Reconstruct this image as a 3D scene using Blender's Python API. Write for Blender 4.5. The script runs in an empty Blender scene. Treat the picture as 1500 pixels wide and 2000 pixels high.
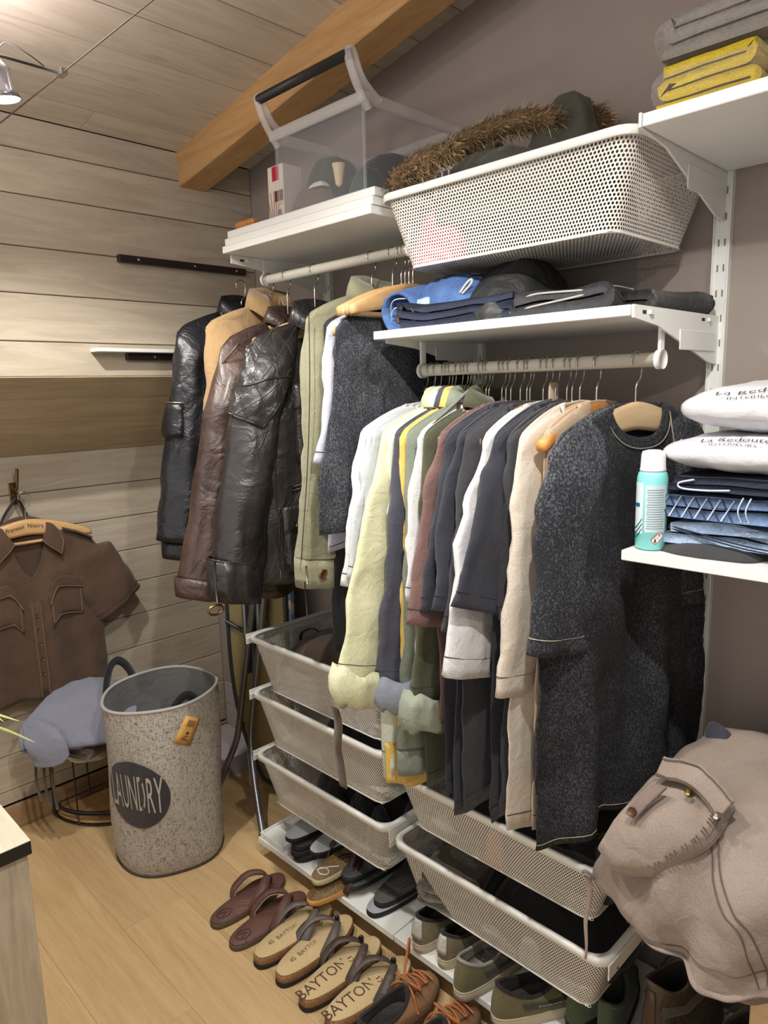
import bpy, bmesh, math, random
import numpy as np
from mathutils import Vector, Matrix, noise
random.seed(7); R = np.random.RandomState(7)
PI = math.pi
C = bpy.context.scene.collection
FZ = -.03                      # floor height
UX = (.405, 1.02, 1.64, 2.25)  # uprights / bay borders

# ------------------------------------------------------------------ camera
cam = bpy.data.cameras.new('camera'); co = bpy.data.objects.new('camera', cam); C.objects.link(co)
yaw, pit, rol = math.radians(45.132), math.radians(-9.834), math.radians(-1.449)
fw = Vector((-math.sin(yaw)*math.cos(pit), math.cos(yaw)*math.cos(pit), math.sin(pit)))
rt = Vector((math.cos(yaw), math.sin(yaw), 0)); up = rt.cross(fw)
r2 = rt*math.cos(rol)+up*math.sin(rol); u2 = -rt*math.sin(rol)+up*math.cos(rol)
m = Matrix((r2, u2, -fw)).transposed().to_4x4(); m.translation = Vector((2.2189, -1.5795, 1.5001)); co.matrix_world = m
cam.sensor_fit = 'VERTICAL'; cam.sensor_height = 36; cam.lens = 1385.24/2000*36; cam.clip_start = .02
bpy.context.scene.camera = co

# ------------------------------------------------------------------ world, light, exposure
sc = bpy.context.scene
sc.view_settings.view_transform = 'Standard'; sc.view_settings.look = 'None'
sc.view_settings.exposure = 0.16; sc.view_settings.gamma = 1; sc.view_settings.use_curve_mapping = False
w = bpy.data.worlds.new('world'); sc.world = w; w.use_nodes = True
w.node_tree.nodes['Background'].inputs[0].default_value = (1, .95, .89, 1)
w.node_tree.nodes['Background'].inputs[1].default_value = 1.05
def light(name, kind, loc, target, power, size=.05, col=(1, .96, .90), spot=None, blend=.5):
    l = bpy.data.lights.new(name, kind); o = bpy.data.objects.new(name, l); C.objects.link(o)
    o.location = loc; l.energy = power; l.color = col
    o.rotation_euler = (Vector(target)-Vector(loc)).to_track_quat('-Z', 'Y').to_euler()
    if kind == 'AREA': l.size = size
    else: l.shadow_soft_size = size
    if spot: l.spot_size = math.radians(spot); l.spot_blend = blend
    return o
LAMPS = [((.52, -.985, 2.12), (.46, -.66, .3), 84, 134), ((1.2, -.97, 2.12), (.95, -.45, .5), 64, 128), ((1.95, -1.0, 2.14), (1.25, -.5, .4), 80, 126), ((2.7, -1.05, 2.2), (1.95, -.35, .9), 26, 120)]

# ------------------------------------------------------------------ helpers
def lin(c): return tuple((x/255/12.92 if x/255 <= .04045 else ((x/255+.055)/1.055)**2.4) for x in c)
def ss(x): x = np.clip(x, 0, 1); return x*x*(3-2*x)
MC = {}
def mat(key, col, rough=.6, kind='plain', col2=None, scale=1., metal=0., alpha=1., trans=0., bump=None, sheen=0., coat=0., spec=.5):
    if key in MC: return MC[key]
    m = bpy.data.materials.new(key); m.use_nodes = True; nt = m.node_tree; N = nt.nodes; L = nt.links
    b = N['Principled BSDF']; b.inputs['Roughness'].default_value = rough; b.inputs['Metallic'].default_value = metal
    b.inputs['Specular IOR Level'].default_value = spec
    if coat: b.inputs['Coat Weight'].default_value = coat; b.inputs['Coat Roughness'].default_value = .2
    if sheen: b.inputs['Sheen Weight'].default_value = sheen; b.inputs['Sheen Roughness'].default_value = .5
    if trans: b.inputs['Transmission Weight'].default_value = trans
    b.inputs['Alpha'].default_value = alpha
    c1 = lin(col); c2 = lin(col2) if col2 else tuple(x*.72 for x in c1)
    def n(t, **k):
        x = N.new(t)
        for a, v in k.items():
            if a in x.inputs.keys(): x.inputs[a].default_value = v
            else: setattr(x, a, v)
        return x
    tc = n('ShaderNodeTexCoord'); oi = n('ShaderNodeObjectInfo')
    def mapped(sc3, rnd=True):
        mp = n('ShaderNodeMapping'); mp.inputs['Scale'].default_value = sc3
        L.new(tc.outputs['Object'], mp.inputs[0])
        if rnd:
            mul = n('ShaderNodeMath', operation='MULTIPLY'); mul.inputs[1].default_value = 37.
            L.new(oi.outputs['Random'], mul.inputs[0]); L.new(mul.outputs[0], mp.inputs['Location'])
        return mp.outputs[0]
    def nz(vec, s, d=4, r=.6, dist=0):
        x = n('ShaderNodeTexNoise'); x.inputs['Scale'].default_value = s; x.inputs['Detail'].default_value = d; x.inputs['Roughness'].default_value = r; x.inputs['Distortion'].default_value = dist
        L.new(vec, x.inputs['Vector']); return x.outputs['Fac']
    def ramp(fac, p0, p1, a, c):
        x = n('ShaderNodeValToRGB'); e = x.color_ramp.elements; e[0].position = p0; e[1].position = p1
        e[0].color = (*a, 1); e[1].color = (*c, 1); L.new(fac, x.inputs[0]); return x.outputs[0]
    def mix(fac, a, c, mode='MIX'):
        x = n('ShaderNodeMix', data_type='RGBA', blend_type=mode)
        for sck, v in ((0, fac), (6, a), (7, c)):
            if hasattr(v, 'links') or hasattr(v, 'is_linked'): L.new(v, x.inputs[sck])
            else: x.inputs[sck].default_value = v if sck == 0 else (*v, 1)
        return x.outputs[2]
    def bumpn(h, st, d=.01):
        x = n('ShaderNodeBump'); x.inputs['Strength'].default_value = st; x.inputs['Distance'].default_value = d
        L.new(h, x.inputs['Height']); L.new(x.outputs[0], b.inputs['Normal'])
    base = b.inputs['Base Color']; v1 = mapped((1, 1, 1))
    if kind == 'plain':
        base.default_value = (*c1, 1)
        if bump: bumpn(nz(v1, bump[0], 3), bump[1], bump[2] if len(bump) > 2 else .002)
    elif kind == 'paint':
        L.new(ramp(nz(v1, 6*scale, 3), .3, .7, tuple(x*.93 for x in c1), c1), base); bumpn(nz(v1, 260, 2), .25, .001)
    elif kind == 'fabric':
        big = ramp(nz(v1, 9*scale, 3), .3, .75, c2, c1)
        fine = nz(mapped((900, 900, 500)), 1., 1)
        L.new(mix(.5, big, ramp(fine, .35, .65, tuple(x*.6 for x in c1), tuple(min(1, x*1.25) for x in c1))), base)
        a = n('ShaderNodeMath', operation='ADD'); L.new(nz(v1, 24*scale, 4, .6, .8), a.inputs[0])
        f2 = n('ShaderNodeMath', operation='MULTIPLY'); f2.inputs[1].default_value = .07; L.new(fine, f2.inputs[0]); L.new(f2.outputs[0], a.inputs[1])
        bumpn(a.outputs[0], .55, .008)
    elif kind == 'acid':
        fine = nz(mapped((300, 300, 200)), 1., 3, .8); big = nz(v1, 5*scale, 4)
        a = n('ShaderNodeMath', operation='ADD'); L.new(fine, a.inputs[0]); L.new(big, a.inputs[1])
        f9 = n('ShaderNodeMath', operation='MULTIPLY'); f9.inputs[1].default_value = .45; L.new(big, f9.inputs[0]); a2 = n('ShaderNodeMath', operation='ADD'); L.new(fine, a2.inputs[0]); L.new(f9.outputs[0], a2.inputs[1]); L.new(ramp(a2.outputs[0], .69, 1.0, c2, c1), base); bumpn(nz(v1, 20, 4, .6, .6), .4, .008)
    elif kind == 'leather':
        L.new(ramp(nz(v1, 7*scale, 5, .65), .35, .75, c2, c1), base)
        a = n('ShaderNodeMath', operation='ADD'); L.new(nz(v1, 12, 3, .5, 1.5), a.inputs[0])
        f2 = n('ShaderNodeMath', operation='MULTIPLY'); f2.inputs[1].default_value = .1; L.new(nz(v1, 230, 3), f2.inputs[0]); L.new(f2.outputs[0], a.inputs[1])
        bumpn(a.outputs[0], .7, .012)
    elif kind == 'wood':
        v = mapped((1.2*scale, 14*scale, 14*scale) if not bump or bump[0] == 'x' else (14*scale, 1.2*scale, 14*scale) if bump[0] == 'y' else (14*scale, 14*scale, 1.2*scale))
        g = nz(v, 1.6, 6, .62, 1.2); fine = nz(v, 9, 4, .7)
        a = n('ShaderNodeMath', operation='ADD'); f2 = n('ShaderNodeMath', operation='MULTIPLY'); f2.inputs[1].default_value = .45
        L.new(fine, f2.inputs[0]); L.new(g, a.inputs[0]); L.new(f2.outputs[0], a.inputs[1])
        colr = ramp(a.outputs[0], .5, .92, c2, c1)
        rr = ramp(oi.outputs['Random'], 0, 1, (.86, .86, .86), (1.06, 1.05, 1.03))
        L.new(mix(1., colr, rr, 'MULTIPLY'), base); bumpn(a.outputs[0], .3, .002)
    elif kind == 'knots':
        v = mapped((9*scale, 1.0*scale, 9*scale)) if not bump or bump[0] == 'y' else mapped((9*scale, 9*scale, 1.))
        g = nz(v, 2.2, 6, .65, 1.6)
        col_ = ramp(g, .38, .62, c2, c1)
        vk = mapped((5, 2.6, 5)); vo = n('ShaderNodeTexVoronoi'); vo.inputs['Scale'].default_value = 1.; L.new(vk, vo.inputs['Vector'])
        kn = ramp(vo.outputs['Distance'], .04, .10, (.72, .66, .58), (1, 1, 1))
        rr = ramp(oi.outputs['Random'], 0, 1, (.9, .9, .9), (1.05, 1.05, 1.05))
        L.new(mix(1., mix(.45, col_, mix(1., col_, kn, 'MULTIPLY')), rr, 'MULTIPLY'), base); bumpn(g, .25, .002)
    elif kind == 'tweed':
        f1 = nz(mapped((60, 60, 560), False), 1, 3, .75); f3 = nz(mapped((480, 480, 50), False), 1, 3, .75)
        a = n('ShaderNodeMath', operation='ADD'); L.new(f1, a.inputs[0]); L.new(f3, a.inputs[1])
        L.new(ramp(a.outputs[0], .84, 1.14, c2, c1), base); bumpn(a.outputs[0], .5, .002)
    elif kind == 'denim':
        big = nz(v1, 7*scale, 4); fine = nz(mapped((700, 700, 120)), 1, 2)
        a = n('ShaderNodeMath', operation='ADD'); f2 = n('ShaderNodeMath', operation='MULTIPLY'); f2.inputs[1].default_value = .6
        L.new(fine, f2.inputs[0]); L.new(big, a.inputs[0]); L.new(f2.outputs[0], a.inputs[1])
        L.new(ramp(a.outputs[0], .55, 1.05, c2, c1), base); bumpn(nz(v1, 30, 5, .6, 1.), .7, .008)
    elif kind == 'cork':
        L.new(ramp(nz(v1, 260, 3, .7), .35, .65, c2, c1), base); bumpn(nz(v1, 240, 2), .4, .001)
    elif kind == 'pattern':
        vo = n('ShaderNodeTexNoise'); vo.inputs['Scale'].default_value = 9*scale; vo.inputs['Detail'].default_value = 1; vo.inputs['Distortion'].default_value = 2.5; L.new(v1, vo.inputs['Vector'])
        x = n('ShaderNodeValToRGB'); x.color_ramp.interpolation = 'CONSTANT'; x.color_ramp.elements[0].color = (*c1, 1); x.color_ramp.elements[1].position = .56; x.color_ramp.elements[1].color = (*c2, 1)
        L.new(vo.outputs['Fac'], x.inputs[0]); L.new(x.outputs[0], base)
    MC[key] = m; return m
def emis(key, col, s):
    m = bpy.data.materials.new(key); m.use_nodes = True; b = m.node_tree.nodes['Principled BSDF']
    b.inputs['Emission Color'].default_value = (*lin(col), 1); b.inputs['Emission Strength'].default_value = s; return m

WM = {}   # world matrices of parents
def thing(name, label, cat, loc=(0, 0, 0), rz=0, group=None, kind=None):
    o = bpy.data.objects.new(name, None); C.objects.link(o); o.empty_display_size = .05
    o.location = loc; o.rotation_euler = (0, 0, rz); WM[o.name] = (np.array(loc, float), rz)
    tag(o, label, cat, group, kind); return o
def tag(o, label=None, cat=None, group=None, kind=None):
    if label: o['label'] = label
    if cat: o['category'] = cat
    if group: o['group'] = group
    if kind: o['kind'] = kind
    return o
def mk(name, V, F, m, parent=None, smooth=True, local=False, thick=0, label=None, kind=None):
    V = np.asarray(V, float).reshape(-1, 3).copy(); loc = (0, 0, 0)
    if parent is not None:
        pl, rz = WM[parent.name]
        if not local:
            V -= pl
            if rz: c, s = math.cos(-rz), math.sin(-rz); V = np.stack([V[:, 0]*c-V[:, 1]*s, V[:, 0]*s+V[:, 1]*c, V[:, 2]], 1)
    elif not local:
        loc = ((V[:, 0].min()+V[:, 0].max())/2, (V[:, 1].min()+V[:, 1].max())/2, V[:, 2].min()); V -= np.array(loc)
    me = bpy.data.meshes.new(name)
    if isinstance(F, np.ndarray):
        nf, k = F.shape; me.vertices.add(len(V)); me.vertices.foreach_set('co', V.astype(np.float32).ravel())
        me.loops.add(nf*k); me.polygons.add(nf); me.loops.foreach_set('vertex_index', F.astype(np.int32).ravel())
        me.polygons.foreach_set('loop_start', (np.arange(nf)*k).astype(np.int32)); me.update(calc_edges=True)
    else: me.from_pydata(V.tolist(), [], F)
    me.update()
    if smooth: me.polygons.foreach_set('use_smooth', [True]*len(me.polygons))
    me.materials.append(m)
    o = bpy.data.objects.new(name, me); C.objects.link(o); o.location = loc
    if parent is not None: o.parent = parent; WM[o.name] = WM[parent.name]
    else: WM[o.name] = (np.array(loc, float), 0)
    if thick:
        s = o.modifiers.new('thickness', 'SOLIDIFY'); s.thickness = thick; s.offset = 0
    if label: o['label'] = label
    if kind: o['kind'] = kind
    return o
def gridF(n, m_, cu=False, cv=False):
    i = np.arange(n if cu else n-1); j = np.arange(m_ if cv else m_-1); I, J = np.meshgrid(i, j, indexing='ij')
    I2 = (I+1) % n; J2 = (J+1) % m_
    return np.stack([I*m_+J, I2*m_+J, I2*m_+J2, I*m_+J2], -1).reshape(-1, 4)
def surf(name, P, m, parent=None, cu=False, cv=False, caps=(), **k):
    P = np.asarray(P, float); n, mm = P.shape[:2]; F = gridF(n, mm, cu, cv)
    if caps:
        F = F.tolist()
        if 0 in caps: F.append([i*mm for i in range(n)][::1])
        if 1 in caps: F.append([i*mm+mm-1 for i in range(n)][::-1])
    return mk(name, P, F, m, parent, **k)
def boxVF(x0, x1, y0, y1, z0, z1, bev=0):
    bm = bmesh.new(); bmesh.ops.create_cube(bm, size=1)
    for v in bm.verts: v.co = Vector(((x0+x1)/2+v.co.x*(x1-x0), (y0+y1)/2+v.co.y*(y1-y0), (z0+z1)/2+v.co.z*(z1-z0)))
    if bev: bmesh.ops.bevel(bm, geom=list(bm.edges), offset=bev, segments=1, affect='EDGES', profile=.5)
    bm.verts.index_update(); V = [v.co[:] for v in bm.verts]; F = [[v.index for v in f.verts] for f in bm.faces]; bm.free(); return V, F
def box(name, x0, x1, y0, y1, z0, z1, m, parent=None, bev=.0015, rot=None, **k):
    V, F = boxVF(x0, x1, y0, y1, z0, z1, bev)
    if rot:
        ax, ang, piv = rot; M3 = Matrix.Rotation(ang, 3, ax); V = [tuple(M3@(Vector(v)-Vector(piv))+Vector(piv)) for v in V]
    return mk(name, V, F, m, parent, smooth=False, **k)
def join(parts):
    V = []; F = []
    for v, f in parts:
        o = len(V); V += [tuple(x) for x in v]; F += [[i+o for i in q] for q in f]
    return V, F
def smoothpath(P, n):
    P = np.asarray(P, float); k = len(P); t = np.linspace(0, k-1, n); out = []
    for x in t:
        i = min(int(x), k-2); f = x-i; p0 = P[max(i-1, 0)]; p1 = P[i]; p2 = P[i+1]; p3 = P[min(i+2, k-1)]
        out.append(.5*((2*p1)+(-p0+p2)*f+(2*p0-5*p1+4*p2-p3)*f*f+(-p0+3*p1-3*p2+p3)*f**3))
    return np.array(out)
def tubeVF(P, r, ns=8, closed=False, flat=1., caps=True):
    P = np.asarray(P, float); n = len(P); r = np.broadcast_to(r, (n,)); T = np.roll(P, -1, 0)-np.roll(P, 1, 0)
    if not closed: T[0] = P[1]-P[0]; T[-1] = P[-1]-P[-2]
    T /= np.linalg.norm(T, axis=1)[:, None]+1e-9
    a = np.array([0, 0, 1.]) if abs(T[0][2]) < .9 else np.array([1., 0, 0]); out = []; N_ = np.cross(T[0], a)
    for i in range(n):
        N_ = N_-T[i]*(N_@T[i]); N_ /= np.linalg.norm(N_)+1e-9; B = np.cross(T[i], N_)
        out.append([P[i]+r[i]*(math.cos(q)*N_+flat*math.sin(q)*B) for q in np.linspace(0, 2*PI, ns, endpoint=False)])
    G = np.array(out); F = gridF(n, ns, closed, True).tolist()
    if not closed and caps: F.append(list(range(ns))[::-1]); F.append([(n-1)*ns+i for i in range(ns)])
    return G.reshape(-1, 3), F
def tube(name, P, r, m, parent=None, ns=8, closed=False, flat=1., **k):
    V, F = tubeVF(P, r, ns, closed, flat); return mk(name, V, F, m, parent, **k)
def latheVF(prof, cx, cy, ns=32, capb=True, capt=True):
    a = np.linspace(0, 2*PI, ns, endpoint=False)
    P = np.array([[(cx+r*math.cos(q), cy+r*math.sin(q), z) for q in a] for r, z in prof]); F = gridF(len(prof), ns, False, True)[:, ::-1].tolist()
    if capb: F.append(list(range(ns))[::-1])
    if capt: F.append([(len(prof)-1)*ns+i for i in range(ns)])
    return P.reshape(-1, 3), F
def lathe(name, prof, cx, cy, m, parent=None, ns=32, **k):
    V, F = latheVF(prof, cx, cy, ns); return mk(name, V, F, m, parent, **k)
def nzv(P, s, seed=0):
    return np.array([noise.noise(Vector((p[0]*s+seed*7.3, p[1]*s+seed*3.1, p[2]*s-seed*5.7))) for p in np.asarray(P).reshape(-1, 3)]).reshape(np.asarray(P).shape[:-1])
def copyobj(o, parent=None):
    c = o.copy(); C.objects.link(c)
    if parent is not None: c.parent = parent
    for ch in list(o.children): copyobj(ch, c)
    return c
def dup(root, loc, rz, label=None, group=None):
    kids = list(root.children); r = root.copy(); C.objects.link(r); r.location = loc; r.rotation_euler = (0, 0, rz)
    if label: r['label'] = label
    if group: r['group'] = group
    for ch in kids: copyobj(ch, r)
    return r
def textV(s, size, extr=.0004, sx=1.):
    cu = bpy.data.curves.new('t', 'FONT'); cu.body = s; cu.size = size; cu.align_x = 'CENTER'; cu.align_y = 'CENTER'; cu.resolution_u = 2; cu.offset = 0
    o = bpy.data.objects.new('t', cu); C.objects.link(o); dg = bpy.context.evaluated_depsgraph_get(); dg.update()
    me = bpy.data.meshes.new_from_object(o.evaluated_get(dg)); V = [(v.co.x*sx, v.co.y) for v in me.vertices]; F = [list(p.vertices) for p in me.polygons]
    bpy.data.objects.remove(o); bpy.data.curves.remove(cu); bpy.data.meshes.remove(me); return V, F
def textO(name, s, size, fn, m, parent, sx=1., **k):
    V, F = textV(s, size, sx=sx); W = [fn(x, y) for x, y in V]; return mk(name, W, F, m, parent, smooth=False, **k)

# ------------------------------------------------------------------ materials
plankW = mat('whitewashed_pine', (190, 179, 160), .75, 'knots', (173, 161, 142), bump=('y',))
plankS = mat('soffit_pine_shaded', (184, 166, 136), .75, 'knots', (168, 150, 120), bump=('y',))  # darker, warmer pine: shade of the down-facing planks put into the colour
plankC = mat('ceiling_pine', (196, 186, 170), .75, 'knots', (180, 169, 152), bump=('y',))
beamM = mat('oak_beam', (200, 160, 108), .6, 'wood', (172, 130, 80))
floorM = mat('oak_floor', (214, 184, 140), .42, 'wood', (192, 160, 114))
baseM = mat('oak_skirting', (170, 140, 104), .6, 'wood', (138, 108, 78), bump=('y',))
wallM = mat('taupe_paint', (152, 141, 134), .9, 'paint')
lilac = mat('lilac_paint', (170, 162, 164), .9, 'paint')
white = mat('white_enamel', (226, 228, 224), .35)
whiteM = mat('white_mesh', (214, 210, 202), .45)
slotM = mat('slot_dark', (40, 38, 36), .8)
rodM = mat('rod_white', (206, 202, 190), .4)
chrome = mat('chrome', (190, 186, 178), .25, metal=1.)
hang1 = mat('beech', (206, 168, 118), .45, 'wood', (180, 140, 92), bump=('y',))
hang2 = mat('orange_beech', (206, 146, 80), .4, 'wood', (176, 116, 58), bump=('y',))
hang3 = mat('pale_beech', (214, 188, 150), .5, 'wood', (194, 164, 124), bump=('y',))
blackP = mat('black_plastic', (22, 22, 24), .45)
seamD = mat('dark_thread', (40, 38, 40), .8)
seamL = mat('light_thread', (170, 160, 140), .8)
buttonM = mat('horn_button', (92, 60, 40), .35)
brass = mat('brass', (132, 112, 76), .35, metal=1.)

# ------------------------------------------------------------------ structure
sf = thing('floor', None, None, (0, -1, FZ), kind='structure')
box('subfloor', -.5, 3.4, -2.6, .02, FZ-.05, FZ-.012, mat('subfloor', (90, 70, 50), .8), sf)
y = .02; row = 0
while y > -2.6:
    wd = .187 if row else .12; x = -.45-[.0, .55, .2, .85, .38][row % 5]
    while x < 3.3:
        ln = 1.2; a, b = max(x, -.45), min(x+ln, 3.35)
        if b-a > .05: box('floorboard', a+.0002, b-.0002, y-wd+.0002, y-.0002, FZ-.012, FZ, floorM, sf, bev=.0005)
        x += ln
    y -= wd; row += 1
SL = math.tan(.1733)
wl = thing('wall_left', None, None, (0, -1, FZ), kind='structure')
# upper wood wall (x=0), soffit, lower wood wall (x=-.4)
def plankrow(z0, z1, x, thickness=.014, m=plankW, joints=()):
    ys = [-2.6]+list(joints)+[0.0]
    for a, b in zip(ys[:-1], ys[1:]): box('plank', x-thickness, x, a+.0008, b-.0008, z0+.0012, z1-.0012, m, wl, bev=.0022)
zz = [1.56, 1.662, 1.797, 1.927, 2.068, 2.190, 2.279]
for i in range(6): plankrow(zz[i], zz[i+1], 0, joints=[(-.02,), (-1.3,), (), (-1.6,), (-.9,), ()][i])
box('backing', -.05, -.0155, -2.6, 0, 1.57, 2.5, slotM, wl, bev=0)
for i in range(11):
    z1 = 1.304-.132*i; z0 = max(z1-.132, .066)
    if z1 > .08: plankrow(z0, z1, -.4, joints=[(), (-1.1,), (), (-1.5,), (), (-.95,), (), (-1.4,), (), ()][i % 10])
box('backing', -.45, -.4155, -2.6, 0, FZ, 1.32, slotM, wl, bev=0)
so = thing('ceiling', None, None, (-.2, -1, 1.43), kind='structure')
L5 = math.hypot(.4, .255); ang = math.atan2(.255, .4)
for i in range(4):
    a = -.4+.4*i/4; b = -.4+.4*(i+1)/4; za = 1.304+.255*i/4; zb = 1.304+.255*(i+1)/4
    g = .0009
    pa = np.array([a+g, 0, za+g*.6]); pb = np.array([b-g, 0, zb-g*.6]); nn = np.array([-math.sin(ang), 0, math.cos(ang)])*.014
    V = [pa, pb, pb+nn, pa+nn]; V = [v+np.array([0, yy, 0]) for yy in (-2.6, 0) for v in V]
    mk('soffit_plank', V, [[0, 1, 2, 3], [7, 6, 5, 4], [0, 4, 5, 1], [1, 5, 6, 2], [2, 6, 7, 3], [3, 7, 4, 0]], plankS, so, smooth=False)
wa = .142
for i in range(25):
    a = -.0+(.108-.0)*(i == 0)*0 + (0 if i == 0 else .108+wa*(i-1)) ; b = .108+wa*i
    for y0, y1 in ([(-2.6, 0)] if i % 3 else [(-2.6, -.6-.35*(i % 5)), (-.6-.35*(i % 5), 0)]):
        V = []
        for yy in (y0+.0008, y1-.0008):
            for x_, dz in ((a+.0019, 0), (b-.0019, 0), (b-.0019, .014), (a+.0019, .014)): V.append((x_, yy, 2.279+SL*x_+dz))
        mk('ceiling_plank', V, [[0, 1, 2, 3], [7, 6, 5, 4], [0, 4, 5, 1], [1, 5, 6, 2], [2, 6, 7, 3], [3, 7, 4, 0]], plankC, so, smooth=False)
V = [(x_, yy, 2.279+SL*x_+dz) for yy in (-2.65, .02) for x_, dz in ((-.05, .016), (3.5, .016), (3.5, .05), (-.05, .05))]
mk('ceiling_backing', V, [[0, 1, 2, 3], [7, 6, 5, 4], [0, 4, 5, 1], [1, 5, 6, 2], [2, 6, 7, 3], [3, 7, 4, 0]], slotM, so, smooth=False)
V, F = boxVF(-.02, 3.5, -.284, -.184, 0, .12, .003); V = [(x_, yy, 2.172+SL*x_+z_) for x_, yy, z_ in V]
tag(mk('beam', V, F, beamM, None, smooth=False), 'solid oak ceiling beam sloping up along the taupe wall', 'beam', kind='structure')
box('wall_back', -.45, 3.5, 0, .05, FZ-.05, 3.0, wallM, kind='structure', bev=0)
box('wall_right', 3.4, 3.45, -2.65, .05, FZ-.05, 3.0, wallM, kind='structure', bev=0)
box('baseboard_left', -.4, -.386, -2.6, 0, FZ, .062, baseM, kind='structure', bev=.002)
tp = thing('trim_1', None, None, (-.25, -.1, FZ), kind='structure')
box('plinth', -.385, -.11, -.2, -.001, FZ, .05, lilac, tp)
for i in range(3):
    for j in range(2): box('tile', -.383+.1*i, -.286+.1*i, -.006, -.0005, .052+.1*j, .149+.1*j, lilac, tp)

# ------------------------------------------------------------------ shelving
def upright(x, z0, z1, label):
    t = thing('shelf_upright', label, 'rail', (x, 0, z0), group='wall uprights of the shelving')
    box('channel', x-.016, x+.016, -.012, 0, z0, z1, white, t, bev=.001)
    for s in (-1, 1): box('flange', x+s*.0155-.0015, x+s*.0155+.0015, -.017, 0, z0, z1, white, t, bev=.0005)
    parts = [boxVF(x+s*.006-.0015, x+s*.006+.0015, -.0125, -.0118, z, z+.014) for z in np.arange(z0+.02, z1-.03, .05) for s in (-1, 1)]
    V, F = join(parts); mk('slot_row', V, F, mat('slot_grey', (120, 118, 112), .7), t, smooth=False, kind='stuff')
upright(UX[0]+.005, .05, 1.93, 'leftmost white slotted wall upright behind the jackets')
upright(UX[1], .05, 1.93, 'middle white slotted wall upright hidden behind the shirts')
upright(UX[2], .05, 1.95, 'white slotted wall upright right of the faded black tee')
def bracket(x, zt, d, label, h=.06):
    t = thing('shelf_bracket', label, 'bracket', (x, 0, zt-h), group='white shelf brackets')
    V = []; xs = (x-.0022, x+.0022)
    pr = [(-d, zt), (-.012, zt), (-.012, zt-h*1.15), (-.06, zt-h*1.1), (-d+.1, zt-.032), (-d, zt-.022)]
    for xx in xs: V += [(xx, a, b) for a, b in pr]
    n = len(pr); F = [list(range(n)), list(range(2*n-1, n-1, -1))]+[[i, i+n, (i+1) % n+n, (i+1) % n] for i in range(n)]
    mk('plate', V, F, white, t, smooth=False)
    box('pressed_panel', x+.002, x+.0045, -d*.52, -.03, zt-h*.85, zt-h*.4, white, t, bev=.001)
    for a in (-d*.86, -.07): box('tab', x+.002, x+.007, a, a+.012, zt-.014, zt-.007, white, t, bev=.0005); 
    for a in (-d*.92, -.1): box('slot', x+.002, x+.0028, a, a+.014, zt-.014, zt-.008, slotM, t, bev=0)
    return t
def shelf(x0, x1, zt, label, d=.395, th=.019):
    return tag(box('shelf_board', x0, x1, -d, -.02, zt-th, zt, white, bev=.0015), label, 'shelf', 'white shelf boards')
# top left: three stacked boards
shelf(UX[0]-.003, UX[1]-.01, 1.911, 'bottom white board of the stack of three over the jacket rod')
shelf(UX[0]+.004, UX[1]-.008, 1.931, 'middle white board of the stack of three under the clear bin', d=.39)
shelf(UX[0]+.012, UX[1]-.006, 1.951, 'top white board of the stack of three, clear bin standing on it', d=.385)
shelf(UX[1]-.012, UX[2]-.005, 1.632, 'white shelf with two pairs of jeans above the shirt rod')
shelf(UX[2]+.006, UX[3], 1.93, 'white top right shelf carrying wrapped yellow and grey textiles', th=.02)
shelf(UX[2]-.006, UX[3], 1.203, 'white right shelf carrying parcels, jeans and the spray can')
bracket(UX[2], 1.632, .392, 'white bracket at right end of the jeans shelf', .085)
bracket(UX[1]-.004, 1.628, .36, 'white bracket at left end of the jeans shelf', .07)
bracket(UX[2]+.002, 1.932, .395, 'white bracket under the top right shelf beside the big mesh basket', .1)
bracket(UX[0], 1.89, .37, 'white bracket under far left end of the stacked boards', .07)
bracket(UX[2], 1.183, .22, 'white bracket under the lower right shelf behind the faded tee', .07)
# bottom shoe shelves
shelf(UX[0]-.01, UX[1]-.003, .05, 'white low shoe shelf under the left baskets', th=.02, d=.39)
shelf(UX[1], UX[2]-.003, .05, 'white low shoe shelf under the sneakers', th=.02, d=.39)
shelf(UX[2], UX[3], .05, 'white low shoe shelf under the boots at far right', th=.02, d=.39)
t = thing('shelf_tray', 'small white plastic tray on the left end of the shoe shelf', 'tray', (.47, -.3, .05))
box('tray_base', .40, .52, -.385, -.22, .0505, .062, white, t, bev=.003)
for a in ((.40, .52, -.385, -.378), (.40, .52, -.227, -.22), (.40, .407, -.378, -.227), (.513, .52, -.378, -.227)): box('tray_lip', *a, .062, .068, white, t, bev=.001)
tag(box('white_box', .42, .57, -.20, -.08, .0505, .115, mat('box_white', (190, 188, 182), .6), bev=.003), 'plain whitish carton behind the tray on the shoe shelf', 'box')
# rods
def rod(x0, x1, z, label, drop):
    t = thing('clothes_rod', label, 'rod', ((x0+x1)/2, -.25, z))
    tube('rod', [(x0, -.25, z), (x1, -.25, z)], .0135, rodM, t, ns=20)
    for s, x in ((-1, x0), (1, x1)):
        tube('end_cap', [(x-.006, -.25, z), (x+.006, -.25, z)], .018, white, t, ns=20)
        box('rod_holder', x-.003, x+.003, -.259, -.241, z+.012, z+drop, white, t, bev=.001)
    return t
rod(UX[0]-.0, UX[1]-.02, 1.832, 'off-white clothes rod holding the jackets', .058)
rod(UX[1]+.012, UX[2]-.012, 1.542, 'off-white clothes rod holding the tightly packed shirts', .07)

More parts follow.
